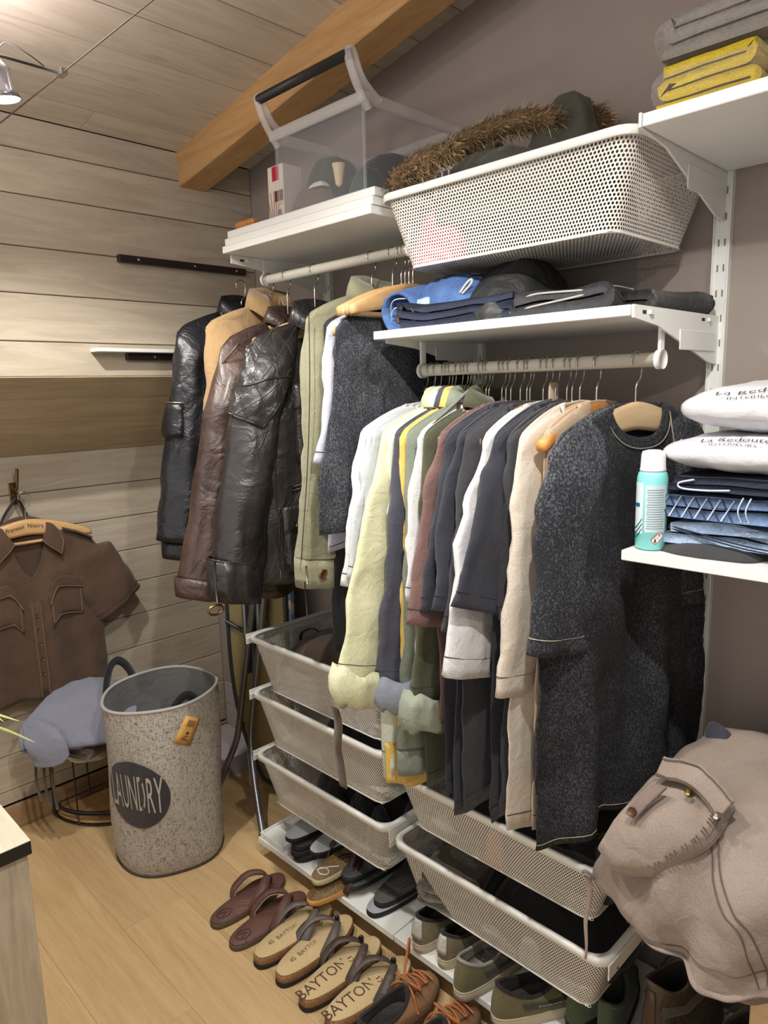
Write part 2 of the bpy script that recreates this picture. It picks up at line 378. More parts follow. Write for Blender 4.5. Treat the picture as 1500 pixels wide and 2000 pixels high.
# ------------------------------------------------------------------ mesh baskets (real holes)
def rrect(x0, x1, y0, y1, r, n):
    # perimeter points by arc length, starting front left
    pts = []
    for cx, cy, a0 in ((x1-r, y0+r, -PI/2), (x1-r, y1-r, 0), (x0+r, y1-r, PI/2), (x0+r, y0+r, PI)):
        for q in np.linspace(a0, a0+PI/2, 7): pts.append((cx+r*math.cos(q), cy+r*math.sin(q)))
    pts = np.array(pts+[pts[0]]); d = np.r_[0, np.cumsum(np.linalg.norm(np.diff(pts, axis=0), axis=1))]
    return pts, d
def hexes(n, m_, hole=.56):
    """unit hex rings on staggered grid -> (V in [0,n]x[0,m], quads)"""
    I, J = np.meshgrid(np.arange(n), np.arange(m_), indexing='ij'); cx = (I+.5*(J % 2)).ravel(); cy = J.ravel()*1.
    q = np.arange(6)*PI/3+PI/6; ro = 1/math.sqrt(3)
    ox = np.cos(q)*ro; oy = np.sin(q)*ro/.866
    V = np.zeros((len(cx), 12, 2)); V[:, :6, 0] = cx[:, None]+ox; V[:, :6, 1] = cy[:, None]+oy*1.0
    V[:, 6:, 0] = cx[:, None]+ox*hole*1.05; V[:, 6:, 1] = cy[:, None]+oy*hole*1.1
    k = np.arange(6); k2 = (k+1) % 6; f = np.stack([k, k2, k2+6, k+6], 1)
    F = (f[None]+(np.arange(len(cx))*12)[:, None, None]).reshape(-1, 4); return V.reshape(-1, 2), F
def basket(label, x0, x1, y0, y1, zt, h, pitch, m=whiteM, tap=.055, clip=True, group='white mesh baskets'):
    cx, cy = (x0+x1)/2, (y0+y1)/2
    t = thing('mesh_basket', label, 'basket', (cx, cy, zt-h), group=group)
    top, dt = rrect(x0+.008, x1-.008, y0+.008, y1-.008, .035, 0); bot, db = rrect(x0+tap, x1-tap, y0+tap*.75, y1-tap*.75, .03, 0)
    Lp = dt[-1]; n = int(Lp/pitch); hh = math.hypot(h, tap); mr = int(hh/(pitch*.866))
    V, F = hexes(n, mr+1); s = np.clip(V[:, 0]/n, -1, 2) % 1.0; v = np.clip(V[:, 1]/mr, 0, 1)
    dn = dt/dt[-1]
    tx = np.interp(s, dn, top[:, 0]); ty = np.interp(s, dn, top[:, 1]); bx = np.interp(s, dn, bot[:, 0]); by = np.interp(s, dn, bot[:, 1])
    W = np.stack([tx*(1-v)+bx*v, ty*(1-v)+by*v, zt-.004-(h-.004)*v], 1)
    mk('mesh_wall', W, F, m, t, smooth=False, kind='stuff')
    nx = int((x1-x0-2*tap)/pitch); ny = int((y1-y0-1.5*tap)/(pitch*.866)); V, F = hexes(nx, ny+1)
    W = np.stack([x0+tap+np.clip(V[:, 0]/nx, 0, 1)*(x1-x0-2*tap), y0+tap*.75+np.clip(V[:, 1]/ny, 0, 1)*(y1-y0-1.5*tap), np.full(len(V), zt-h)], 1)
    mk('mesh_floor', W, F, m, t, smooth=False, kind='stuff')
    rp, _ = rrect(x0, x1, y0, y1, .04, 0); rp = rp[:-1]; c = np.array([cx, cy]); prof = [(0, -.002), (.001, -.016), (-.003, -.016), (-.004, -.004), (-.018, -.004), (-.018, 0), (-.003, .0005)]
    G = []
    for p in rp:
        d = c-p; d /= np.linalg.norm(d); G.append([(p[0]-d[0]*a, p[1]-d[1]*a, zt+b) for a, b in prof])
    surf('rim', np.array(G)[:, ::-1], white, t, cu=True, cv=True, smooth=False)
    tube('base_wire', [(p[0], p[1], zt-h) for p in bot[:-1]], .0022, m, t, ns=6, closed=True)
    return t
# big top basket
basket('big white mesh basket on top, coat with fur hood lying in it', UX[1]+.006, UX[2]-.006, -.392, -.012, 1.925, .158, .0078)
for nm, xx, zt, h, lab in (('A', 0, .756, .178, 'top left mesh basket of the lower stack, brown clothes in it'), ('B', 0, .571, .178, 'second mesh basket from top in the lower left stack'),
                           ('C', 0, .362, .170, 'lowest left mesh basket with black balled socks in it'), ('D', 1, .540, .150, 'upper right mesh basket under the cream shirt'),
                           ('E', 1, .345, .165, 'lower right mesh basket directly above the sneakers')):
    x0 = UX[xx]+.004; basket(lab, x0, UX[xx+1]-.006, -.40, -.02, zt, h, .0068, group='white mesh baskets of the lower stacks')
    for s, x in ((0, x0-.006), (1, UX[xx+1]-.003)):
        t = thing('basket_runner', 'white metal runner arm at %s of the %s' % ('left side' if not s else 'right side', ' '.join(lab.split(',')[0].split(' with ')[0].split(' directly')[0].split()[:7])), 'runner', (x, -.2, zt-.02), group='white basket runner arms')
        box('arm', x-.0015, x+.0015, -.395, -.014, zt-.034, zt-.001, white, t, bev=.0005)
        box('ledge', x-.001, x+.004 if not s else x+.001, -.395, -.014, zt-.018, zt-.0145, white, t, bev=.0003)
        for a in (-.36, -.2, -.08): tube('rivet', [(x-.003, a, zt-.026), (x+.003, a, zt-.026)], .003, chrome, t, ns=8)

# ------------------------------------------------------------------ hangers and garments
def harc(u): return -.078-.064*(np.abs(u)/.215)**1.6
def hanger(label, X, rz, zr, m, bar=True, th=.012, Y=-.25, group='wooden hangers on the rods', hw=.212, drop=0, proto={}):
    key = (m.name, bar, th, hw, drop)
    if key in proto: return dup(proto[key], (X, Y, zr), rz, label, group)
    t = thing('wooden_hanger', label, 'hanger', (X, Y, zr), rz, group)
    n = 25; u = np.linspace(-hw, hw, n); ring = []
    for x in u:
        f = abs(x)/hw; top = harc(x*.215/hw); hgt = .034*(1-f**2)+.020; tt = th/2*(1+.6*f)
        ring.append([(tt*cx_, x, top-hgt/2+hgt/2*cz_) for cx_, cz_ in ((-1, -.6), (-.6, -1), (.6, -1), (1, -.6), (1, .6), (.6, 1), (-.6, 1), (-1, .6))])
    P = np.array(ring); F = gridF(n, 8, False, True).tolist()+[list(range(8)), [(n-1)*8+i for i in range(8)][::-1]]
    mk('arms', P, F, m, t, local=True)
    if bar: tube('trouser_bar', [(0, -hw*.88, -.158), (0, hw*.88, -.158)], .0055, m, t, ns=8, local=True)
    if drop:
        for ch in t.children:
            for v in ch.data.vertices: v.co.z -= drop
    hp = [(0, 0, -.085-drop), (0, 0, -.048), (0, .012, -.034), (0, .0165, -.012)]
    hp += [(0, .0165*math.cos(a), .0165*math.sin(a)) for a in np.linspace(.2, PI+.5, 10)]
    tube('hook', smoothpath(hp, 32), .0017, chrome, t, ns=6, local=True)
    proto[key] = t; return t
FR_ENDS = {}
def garment(name, label, cat, X, zr, m, L=.75, hw=.222, hem=.25, th=.03, neck=(.085, .075), sl=None, rz=0, fold=.012, group=None, collar=None, seed=1, Y=-.25, band=True, seam=seamD, skew=0, nu=56, nv=36, vee=.5, msl=None):
    """hanging garment; across = local Y, front = +X; sl = list of (side, length, r0, r1, rx, out, fwd)"""
    t = thing(name, label, cat, (X, Y, zr), rz, group)
    a = np.linspace(0, 2*PI, nu, endpoint=False)[:, None]; v = np.linspace(0, 1, nv)[None, :]**1.0
    s = np.cos(a); f = np.sin(a); sg = np.sign(s)*np.abs(s)**.85
    Wd = hw+(hem-hw)*ss(v*1.1); u = Wd*sg+skew*v
    z0 = harc(hw*sg)+.006-np.maximum(0, np.abs(hw*sg)-.205)*.5
    nw, dip = neck
    nk = np.clip(1-(np.abs(hw*sg)/nw)**2, 0, 1)
    z0 = z0-np.where(f > .02, dip*nk**vee, dip*.18*np.sqrt(nk))*(np.abs(hw*sg) < nw)
    zh = -L+.012*np.sin(3*s+seed)+.008*np.cos(5*s+seed*2)
    z = z0*(1-v)+zh*v
    T = .0115+(th-.0115)*ss(v*3.2)**.8
    prof = np.clip(1-np.abs(s)**5, 0, 1)**.5
    x = f*T*prof+np.where(f > .02, .012, -.004)*np.sqrt(nk)*(1-v)**8
    x = x+fold*ss(v*1.3)*(np.sin(u*34+seed*1.7+2*v)+.6*np.sin(u*61+seed*3.1-3*v)+.3*np.sin(u*15+seed))*.6
    P = np.stack(np.broadcast_arrays(x, u, z), -1).copy()
    nn_ = nzv(P, 11, seed)*.010+nzv(P, 28, seed+3)*.004; P[..., 0] += nn_*ss(v*4)[0]
    def front(uu, vv):
        sgm = np.clip((uu-skew*vv)/(hw+(hem-hw)*float(ss(vv*1.1))), -1, 1); s_ = np.sign(sgm)*abs(sgm)**(1/.85); aa = math.acos(s_)/(2*PI)*nu; i = int(aa); fi = aa-i; jj = vv*(nv-1); j = min(int(jj), nv-2); fj = jj-j
        i2 = (i+1) % nu; i = i % nu
        return (P[i, j]*(1-fi)+P[i2, j]*fi)*(1-fj)+(P[i, j+1]*(1-fi)+P[i2, j+1]*fi)*fj
    surf('body' if cat != 'jacket' else 'shell', P, m, t, cu=True, local=True, thick=.0025)
    # hem seam
    hs = [P[i, nv-2]*1.0+np.array([.0022 if 0 < i < nu/2 else -.0022, 0, 0]) for i in range(nu)]
    tube('hem_seam', hs, .0009, seam, t, ns=4, closed=True, local=True)
    if band:   # neckband ring
        ring = []
        for q in np.linspace(0, 2*PI, 40, endpoint=False):
            c, s_ = math.cos(q), math.sin(q); uu = nw*.98*c; nk_ = math.sqrt(max(0, 1-c*c))
            ring.append((.004+(.017 if s_ > 0 else -.006)*abs(s_), uu, float(harc(uu))+.009-(dip if s_ > 0 else dip*.18)*nk_))
        tube('neckband', ring, .0085, m, t, ns=8, closed=True, flat=.35, local=True)
        ring2 = [(p[0]+.006, p[1]*1.13, p[2]-.013) for p in ring[1:19]]; tube('neck_seam', ring2, .0011, seam, t, ns=4, local=True)
    if collar:
        h, spread = collar; G = []
        for q in np.linspace(-PI/2+.25, 1.5*PI-.25, 36):
            c, s_ = math.cos(q-PI/2+PI), math.sin(q-PI/2+PI); c, s_ = math.cos(q+PI/2), math.sin(q+PI/2)
            q2 = q+0
            fr = max(0, -math.sin(q2)) ; y_ = nw*.82*math.cos(q2); x_ = -.02*math.sin(q2)*1.0; zb = float(harc(y_))-.0-.03*fr**2
            tip = 1+.9*fr**3
            G.append([(x_*1.0, y_, zb-.005), (x_*1.0, y_*.96, zb+h*.75), (x_*1.15, y_*1.03, zb+h), (x_*1.6+.006*fr, y_*1.16, zb+h*.55), (x_*2.0+.012*fr, y_*1.28, zb+h*.55-h*spread*tip)])
        surf('collar', np.array(G), m, t, local=True, thick=.003)
    t_ends = []
    for q, S in enumerate(sl or []):
        side, ln, r0, r1, rx, out, fwd = S[:7]; n = 26; ns = 32; G = []
        k0 = seed*3+q*5; cuffv = S[7] if len(S) > 7 else None
        tt = np.linspace(0, 1, n)
        for t_ in tt:
            rr = r0+(r1-r0)*t_; yo = hw-.004+out*t_**.85; rxx = .006+(rx-.006)*float(ss(t_*4.5*max(ln, .3)/.4))
            cy = yo-rr; cx = fwd*t_**1.5+.004*math.sin(6*t_+k0); b = float(ss(t_*3))
            ring = []
            for al in np.linspace(0, 2*PI, ns, endpoint=False):
                wv = 1+.14*math.sin(3*al+k0+4*t_)*b+.06*math.sin(7*al+k0)*b
                yy = cy+rr*math.cos(al); zt = float(harc(min(yy, .205)))+.008-max(0, yy-.205)*.9
                zl = float(harc(.21))+.004-ln*t_+rr*math.cos(al)*out/ln*1.0
                ring.append((cx+rxx*math.sin(al)*wv, side*yy, (zt-ln*t_)*(1-b)+zl*b))
            G.append(ring)
        G = np.array(G); nb = nzv(G, 13, k0)*.010+nzv(G, 34, k0)*.004; G[..., 0] += nb*ss(tt*3)[:, None]; G[..., 1] += nb*.5*ss(tt*3)[:, None]
        t_ends.append(G)
        so_ = surf('sleeve', G, msl or m, t, cv=True, caps=(), local=True, thick=.0025)
        e = G[-3]+(G[-3]-G[-3].mean(0))*.03; tube('cuff_seam', e, .001, seam, t, ns=4, closed=True, local=True)
        # armhole seam
        if cuffv:
            r_, hgt, mcuff = cuffv; c = G[-1].mean(0); rings = []; Rg = c+(G[-1]-c)*np.array([1.25, 1, 1])
            for tq, k_ in ((-.35, .98), (-.6, 1.25), (-.1, 1.5), (.45, 1.55), (.85, 1.35), (1, 1.1), (.8, .95)):
                rg = c+(Rg-c)*k_*np.array([r_, r_*.8, .9]); rg[:, 2] += -tq*hgt+.006*np.sin(np.arange(ns)*.9+k0); rings.append(rg)
            rings = np.array(rings); rings[..., 0] += nzv(rings, 22, k0)*.012; rings[..., 2] += nzv(rings, 18, k0+1)*.014
            surf('rolled_cuff', rings, mcuff, t, cv=True, local=True, thick=.003)
    FR_ENDS[t.name] = t_ends
    return t, front
def sleevept(E_, al, tt_, off):
    n, ns = E_.shape[:2]; i = min(max(tt_*(n-1), 0), n-1.001); j = al/(2*PI)*ns; i0 = int(i); j0 = int(math.floor(j)); fi, fj = i-i0, j-j0
    a = (E_[i0, j0 % ns]*(1-fi)+E_[i0+1, j0 % ns]*fi)*(1-fj)+(E_[i0, (j0+1) % ns]*(1-fi)+E_[i0+1, (j0+1) % ns]*fi)*fj; c = E_[i0].mean(0); d = a-c; d[2] = .3*abs(d[0]); d /= np.linalg.norm(d)+1e-9; return a+d*off
def patch(name, t, front, u0, u1, v0, v1, off, m, nn=7, thick=.003, **k):
    G = np.array([[front(a, b)+np.array([off, 0, 0]) for b in np.linspace(v0, v1, nn)] for a in np.linspace(u0, u1, nn)])
    return surf(name, G, m, t, local=True, thick=thick, **k)
def line(name, t, front, pts, off, m, r=.001, n=14):
    Q = []
    for (a, b), (c, d) in zip(pts[:-1], pts[1:]):
        for q in np.linspace(0, 1, n, endpoint=False): Q.append(front(a+(c-a)*q, b+(d-b)*q)+np.array([off, 0, 0]))
    Q.append(front(*pts[-1])+np.array([off, 0, 0])); return tube(name, Q, r, m, t, ns=5, local=True)
def button(t, p, r=.006, m=None, off=.004, name='button'):
    p = np.array(p); V, F = tubeVF([p+np.array([off-.002, 0, 0]), p+np.array([off+.002, 0, 0])], r, 14); return mk(name, V, F, m or buttonM, t, local=True)

# --- fabric colours
def fab(k, c, c2=None, **kk): return mat(k, c, .9, 'fabric', c2, sheen=.15, **kk)
acid = mat('acid_black', (88, 91, 100), .95, 'acid', (17, 18, 22)); acidS = mat('acid_sleeve_lit', (128, 132, 142), .95, 'acid', (30, 32, 38)); acid2 = mat('acid_black_grey', (112, 116, 124), .95, 'acid', (30, 32, 38))  # sleeve copy of the faded black is lighter: light on the sleeve put into its colour
F_ = dict(white=fab('white_cotton', (212, 212, 212), (196, 196, 200)), lgrey=fab('light_grey_cotton', (188, 192, 196), (170, 176, 182)), heather=fab('heather_grey', (174, 180, 182), (152, 158, 162)),
          pale=fab('pale_yellow_green', (208, 208, 172), (188, 188, 152)), mint=fab('pale_mint', (206, 214, 196), (188, 198, 178)), navyd=fab('washed_navy', (66, 68, 80), (48, 50, 62)), bluegrey=fab('chambray_blue', (138, 144, 158), (112, 118, 134)),
          must=fab('mustard', (222, 190, 104), (206, 168, 80)), sage=fab('sage_green', (124, 132, 118), (104, 112, 98)), sagel=fab('sage_light', (150, 156, 140), (126, 134, 118)), olive=fab('dark_olive', (72, 74, 52), (54, 56, 40)),
          mauve=fab('mauve_brown', (116, 88, 84), (98, 72, 70)), navy=fab('navy_cotton', (44, 47, 58), (34, 36, 46)), navy2=fab('charcoal_navy', (52, 52, 58), (40, 40, 46)), blk=fab('black_cotton', (22, 22, 25), (15, 15, 18)),
          cream=fab('cream_cotton', (208, 198, 184), (190, 178, 162)), beige=fab('beige_cotton', (186, 164, 138), (168, 146, 120)), lav=fab('pale_lavender', (186, 188, 202), (168, 170, 188)),
          olv=fab('olive_drab', (134, 132, 106), (114, 112, 88)), tan=fab('tan_canvas', (160, 132, 92), (132, 106, 70)), brown=fab('brown_twill', (84, 62, 46), (62, 45, 34)), dgrey=fab('dark_grey', (58, 58, 60), (42, 42, 46)))
leatherB = mat('black_leather', (52, 47, 46), .36, 'leather', (24, 21, 21), coat=.25); leatherBr = mat('brown_leather', (88, 66, 58), .42, 'leather', (48, 34, 30), coat=.15); puff = mat('black_nylon', (30, 32, 38), .35, 'leather', (14, 15, 19))

ZL = 1.832; ZM = 1.542
# --- left bay -------------------------------------------------------
def two(ln, r0, r1, rx, out=.03, fwd=.0, cuff=None): return [(-1, ln, r0, r1, rx, out, fwd)+((cuff,) if cuff else ()), (1, ln, r0, r1, rx, .01, fwd)]
hanger('dark wooden hanger of the black nylon bomber nearest the plank wall', .27, 0, ZL, hang1, th=.010, hw=.19, group=None)
t, fr = garment('bomber_jacket', 'black nylon bomber jacket, leftmost on the rod next to the plank wall', 'jacket', .27, ZL, puff, L=.80, hw=.235, hem=.25, th=.075, sl=[(-1, .64, .075, .062, .06, .10, 0), (1, .6, .08, .06, .06, .02, 0)], collar=(.05, .5), band=False, seed=2, rz=.0)
def endband(t, name, m, up, dn, k=1.03, thick=.003, i=-1, label=None):
    E_ = FR_ENDS[t.name][0][i]; c = E_.mean(0); G = np.array([c+(E_-c)*(k if j in (1, 2) else k-.015)+np.array([0, 0, z]) for j, z in enumerate(np.linspace(up, -dn, 4))])
    return surf(name, G, m, t, cv=True, local=True, thick=thick, label=label), G
endband(t, 'ribbed_cuff', puff, .0, .055, .8)
G = np.array([[sleevept(FR_ENDS[t.name][0], al, tt_, .008) for tt_ in np.linspace(.36, .52, 6)] for al in np.linspace(-.5, .9, 8)]); surf('sleeve_pocket', G, puff, t, local=True, thick=.006)
tube('pocket_zip', G[:, 0]+np.array([.003, -.003, 0]), .002, chrome, t, ns=6, local=True)
hanger('beech hanger of the tan canvas jacket', .42, .02, ZL, hang1, th=.010, hw=.19, group=None)
t, fr = garment('canvas_jacket', 'tan crinkled canvas jacket between the bomber and the brown leather jacket', 'jacket', .42, ZL, F_['tan'], L=.72, hw=.23, hem=.24, th=.05, sl=two(.55, .075, .055, .05, .04), collar=(.055, .6), band=False, seed=4, rz=.02)
hanger('beech hanger under the brown leather jacket', .505, .05, ZL, hang1, th=.010, hw=.19, drop=.052, group=None)
t, fr = garment('brown_leather_jacket', 'dark brown leather jacket with long plain sleeve behind the quilted biker jacket', 'jacket', .505, ZL-.05, leatherBr, L=.86, hw=.245, hem=.25, th=.06, sl=[(-1, .70, .085, .055, .05, .18, 0), (1, .7, .08, .06, .05, .02, 0)], collar=(.045, .5), band=False, seed=6, rz=.05)
V = []
arm = [(.035, -.245+.035*math.cos(a), -.17-.09*(1-math.sin(a))) for a in np.linspace(PI/2, -PI/3, 14)]
tube('armhole_piping', [(.04*math.cos(q), -.215-.028*math.sin(q)*1.2, -.15-.085*abs(math.sin(q*.5))) for q in np.linspace(-.3, 1.9, 16)], .003, leatherBr, t, local=True)
endband(t, 'cuff_band', leatherBr, .055, .0, 1.05)
hanger('light beech hanger showing at the neck of the quilted biker jacket', .63, .0, ZL, hang1, th=.014, bar=False, drop=.05, group=None)
t, fr = garment('biker_jacket', 'black leather biker jacket with quilted shoulder, snap pocket and zipped cuff', 'jacket', .645, ZL-.06, leatherB, L=.80, hw=.24, hem=.25, th=.07, sl=[(-1, .68, .085, .066, .055, .165, 0), (1, .7, .08, .06, .05, .02, 0)], collar=(.06, .6), band=False, seed=9, rz=-.02, neck=(.1, .10))
# quilted shoulder pad + piping, laid on the sleeve cap
Eb = FR_ENDS[t.name][0]; nq = 26
def qp(a, b): tt_ = .0+.29*b+.05*a*b; al = -.55+2.9*a*(1-.42*b)+.25*b; return sleevept(Eb, al, tt_, .007+.0035*abs(math.sin(PI*(a*3+b*3)))*abs(math.sin(PI*(a*3-b*3))))
G = np.array([[qp(a, b) for b in np.linspace(0, 1, nq)] for a in np.linspace(0, 1, nq)])
surf('quilted_panel', G, leatherB, t, local=True, thick=.006)
edge = np.concatenate([G[:, 0], G[-1, 1:], G[::-1, -1][1:], G[0, ::-1][1:-1]]); tube('panel_piping', edge, .0035, leatherB, t, closed=True, local=True)
tube('panel_piping', G[:, 12]*1.0+np.array([.003, -.001, 0]), .0035, leatherB, t, local=True)
for k in range(-2, 3):
    for sg_ in (1, -1):
        Q = [G[i, j]+np.array([.0035, -.0015, 0]) for i in range(nq) for j in [int(round(sg_*(i-13)+13+k*8.7))] if 0 <= j < nq]
        if len(Q) > 3: tube('quilt_stitch', Q, .0013, seamD, t, ns=5, local=True)
patch('chest_pocket', t, fr, -.145, -.02, .22, .52, .006, leatherB); patch('pocket_flap', t, fr, -.148, -.018, .215, .31, .010, leatherB)
patch('lower_pocket', t, fr, -.19, -.04, .70, .95, .007, leatherB, label='lower patch pocket under a snapped flap')
fl = patch('lower_pocket_flap', t, fr, -.195, -.035, .68, .785, .012, leatherB); button(fl, fr(-.165, .755), .0065, brass, .017, 'snap')
for v_ in (.60, .615): line('welt_seam', t, fr, [(-.16, v_+.01), (-.06, v_-.015)], .006, leatherB, .003)
line('pocket_seam', t, fr, [(-.145, .3), (-.145, .5), (-.12, .525), (-.03, .525)], .009, seamD, .0013)
line('side_seam', t, fr, [(-.205, .12), (-.2, .97)], .004, leatherB, .0025)
_, G = endband(t, 'cuff_panel', leatherB, .11, .0, 1.04)
e = G[0]; tube('cuff_seam', e, .0025, leatherB, t, ns=6, closed=True, local=True)
tube('cuff_zip', G[:, 2]+np.array([.004, 0, 0]), .0028, mat('zip_dark', (90, 88, 86), .4, metal=.8), t, local=True)
q = G[3, 1]+np.array([.01, 0, -.022]); tube('buckle', [q+np.array([.0, .022*math.cos(a), .013*math.sin(a)]) for a in np.linspace(0, 2*PI, 8, endpoint=False)], .0035, brass, t, closed=True, local=True)
hanger('orange wooden hanger inside the olive overshirt', .86, .05, ZL, hang2, th=.010, hw=.19, drop=.017, group=None)
t, fr = garment('olive_overshirt', 'olive drab overshirt with one long buttoned sleeve facing out', 'jacket', .86, ZL-.015, F_['olv'], L=.76, hw=.232, hem=.24, th=.05, sl=[(-1, .66, .075, .06, .045, .06, 0), (1, .6, .07, .05, .045, .02, 0)], collar=(.05, .6), band=False, seed=12, seam=seamD, rz=.05)
cf, G = endband(t, 'cuff', F_['olv'], .07, .004, 1.05, .004); q = G[1, 1]; tube('zip_pull', [q+np.array([.012, .004, .01]), q+np.array([.013, .006, -.035])], .004, chrome, cf, ns=6, flat=.4, local=True); tube('cuff_cord', [q+np.array([.008, .0, -.03]), q+np.array([.008, .003, -.12])], .0015, seamD, cf, ns=5, local=True)
q = G[1:3, 6].mean(0); V, F = tubeVF([q+np.array([.002, 0, 0]), q+np.array([.009, 0, 0])], .013, 18); mk('button', V, F, buttonM, cf, local=True)
tube('cuff_seam', G[0]+np.array([.003, 0, 0]), .0012, seamD, cf, ns=5, closed=True, local=True)
tube('sleeve_seam', smoothpath([(.03, -.25, -.14), (.045, -.27, -.3), (.035, -.28, -.5), (.005, -.29, -.75)], 20), .0013, seamD, t, ns=5, local=True)
hanger('thin beech hanger of the pale lavender tee', .935, 0, ZL, hang1, drop=.045, group=None)
t, fr = garment('lavender_tee', 'pale lavender tee whose sleeve shows left of the upper faded black tee', 'shirt', .938, ZL-.045, F_['lav'], L=.66, hw=.225, hem=.24, th=.02, sl=two(.33, .08, .075, .022, .05), seed=14)
t, fr = garment('navy_shirt', 'black long shirt hanging lowest behind the pale lavender tee', 'shirt', .915, ZL-.04, F_['blk'], L=.95, hw=.215, hem=.22, th=.03, sl=two(.5, .07, .05, .03, .03), seed=15)
t, fr = garment('faded_black_tee', 'faded black tee on the upper rod, left of the jeans shelf', 'shirt', .975, ZL-.045, acid2, L=.62, hw=.232, hem=.30, th=.022, sl=[(-1, .27, .085, .075, .024, .01, .0), (1, .29, .09, .085, .024, .02, 0)], seed=16, fold=.008, skew=.0)
for k in range(4): hanger(['empty orange-beech hanger at the back of the bundle below the big basket', 'second hanger of the empty bundle below the big basket', 'third hanger of the empty bundle below the big basket', 'frontmost hanger of the empty bundle below the big basket'][k], .965+.013*k, .0, ZL-.002, hang1, th=.011, group='empty hangers bundled below the big basket')

# --- mid bay ---------------------------------------------------------
G_ = [  # x, label, name, colour, sleeve len, r0, r1, out, L, hanger mat, extras
 (1.035, 'white tee, leftmost garment on the packed shirt rod', 'tee_shirt', 'white', .36, .07, .06, .06, .74, hang1),
 (1.058, 'light grey tee second from left on the packed shirt rod', 'tee_shirt', 'lgrey', .34, .072, .062, .045, .78, hang2),
 (1.078, 'heather grey tee left of the pale yellow-green shirt', 'tee_shirt', 'heather', .36, .075, .062, .03, .82, hang3),
 (1.104, 'pale yellow-green shirt with rolled up wide cuff above the left basket', 'long_sleeve_shirt', 'pale', .56, .07, .068, .045, .80, hang3),
 (1.124, 'pale mint shirt with long narrow sleeve hanging lowest on the left', 'long_sleeve_shirt', 'mint', .80, .06, .045, .015, .86, hang1),
 (1.145, 'washed navy shirt with blue-grey rolled cuff', 'long_sleeve_shirt', 'navyd', .58, .06, .05, .02, .86, hang1),
 (1.160, 'mustard yellow shirt showing as a thin strip beside the sage shirt', 'long_sleeve_shirt', 'must', .70, .06, .05, .015, .93, hang2),
 (1.180, 'sage green work shirt with buttoned collar flap and long sleeve', 'long_sleeve_shirt', 'sage', .78, .07, .05, .012, .84, hang3),
 (1.212, 'white tee peeking between the sage shirt and the mauve tee', 'tee_shirt', 'white', .36, .06, .05, .0, .72, hang1),
 (1.232, 'olive shirt with a big rolled sage cuff below the mauve tee', 'long_sleeve_shirt', 'olive', .60, .06, .06, -.015, .93, hang1),
 (1.268, 'mauve brown tee left of the navy tees', 'tee_shirt', 'mauve', .40, .085, .078, .045, .80, hang3),
 (1.292, 'navy tee right behind the mauve brown tee', 'tee_shirt', 'navy', .37, .08, .07, .04, .93, hang1),
 (1.317, 'navy tee in the middle of the three dark tees', 'tee_shirt', 'navy', .36, .08, .07, .03, .95, hang1),
 (1.342, 'charcoal navy tee directly left of the white tee with open hem', 'tee_shirt', 'navy2', .40, .08, .07, .04, .93, hang2),
 (1.375, 'bright white tee in the middle of the dark tees', 'tee_shirt', 'white', .47, .08, .072, .05, .58, hang1),
 (1.405, 'navy tee with a wide flat sleeve in front of the white tee', 'tee_shirt', 'navy', .35, .105, .115, .00, .94, hang2),
 (1.432, 'black-navy tee just behind the cream tee', 'tee_shirt', 'navy2', .36, .08, .07, .0, .92, hang2),
 (1.462, 'cream heavy tee with long hem behind the faded black tee', 'tee_shirt', 'cream', .50, .082, .085, .035, .93, hang3),
 (1.50, 'beige tee on the exposed orange hanger, left of the front faded tee', 'tee_shirt', 'beige', .44, .08, .07, -.02, .90, hang2),
]
OUT = [0.075, 0.075, 0.06, 0.155, 0.05, 0.07, 0.03, 0.04, 0.05, 0.05, 0.11, 0.09, 0.09, 0.08, 0.14, 0.13, 0.03, 0.08, -0.02]
FR = {}
for i, g in enumerate(G_):
    x, lab, nm, c, sln, r0, r1, out, L, hm = g; m_ = F_[c]; out = OUT[i]
    hanger('wooden hanger inside the '+' '.join(lab.split(',')[0].split(' with ')[0].split()[:11]), x, 0, ZM, hm, bar=False, th=.009, group='hangers in the packed shirt rod', hw=.188)
    cuff = None; cuffm = None
    if i == 3: cuff = (1.05, .055, F_['pale'])
    if i == 5: cuff = (1.0, .05, F_['bluegrey'])
    if i == 9: cuff = (1.15, .055, F_['sagel'])
    ls = nm == 'long_sleeve_shirt'
    S = [(-1, sln, r0, r1, .020 if not ls else .022, out, 0)+((cuff,) if cuff else ()), (1, sln*.9, r0, r1, .018, .0, 0)]
    t, fr = garment(nm, lab, 'shirt', x, ZM, m_, L=L, hw=.222 if i != 18 else .20, hem=.235 if i != 17 else .26, th=.016, sl=S, seed=20+i, fold=.006, band=not ls, collar=(.04, .5) if ls else None, group=None, nu=44, nv=26, neck=(.08, .06), rz=.0 if i < 14 else .03)
    FR[i] = (t, fr)
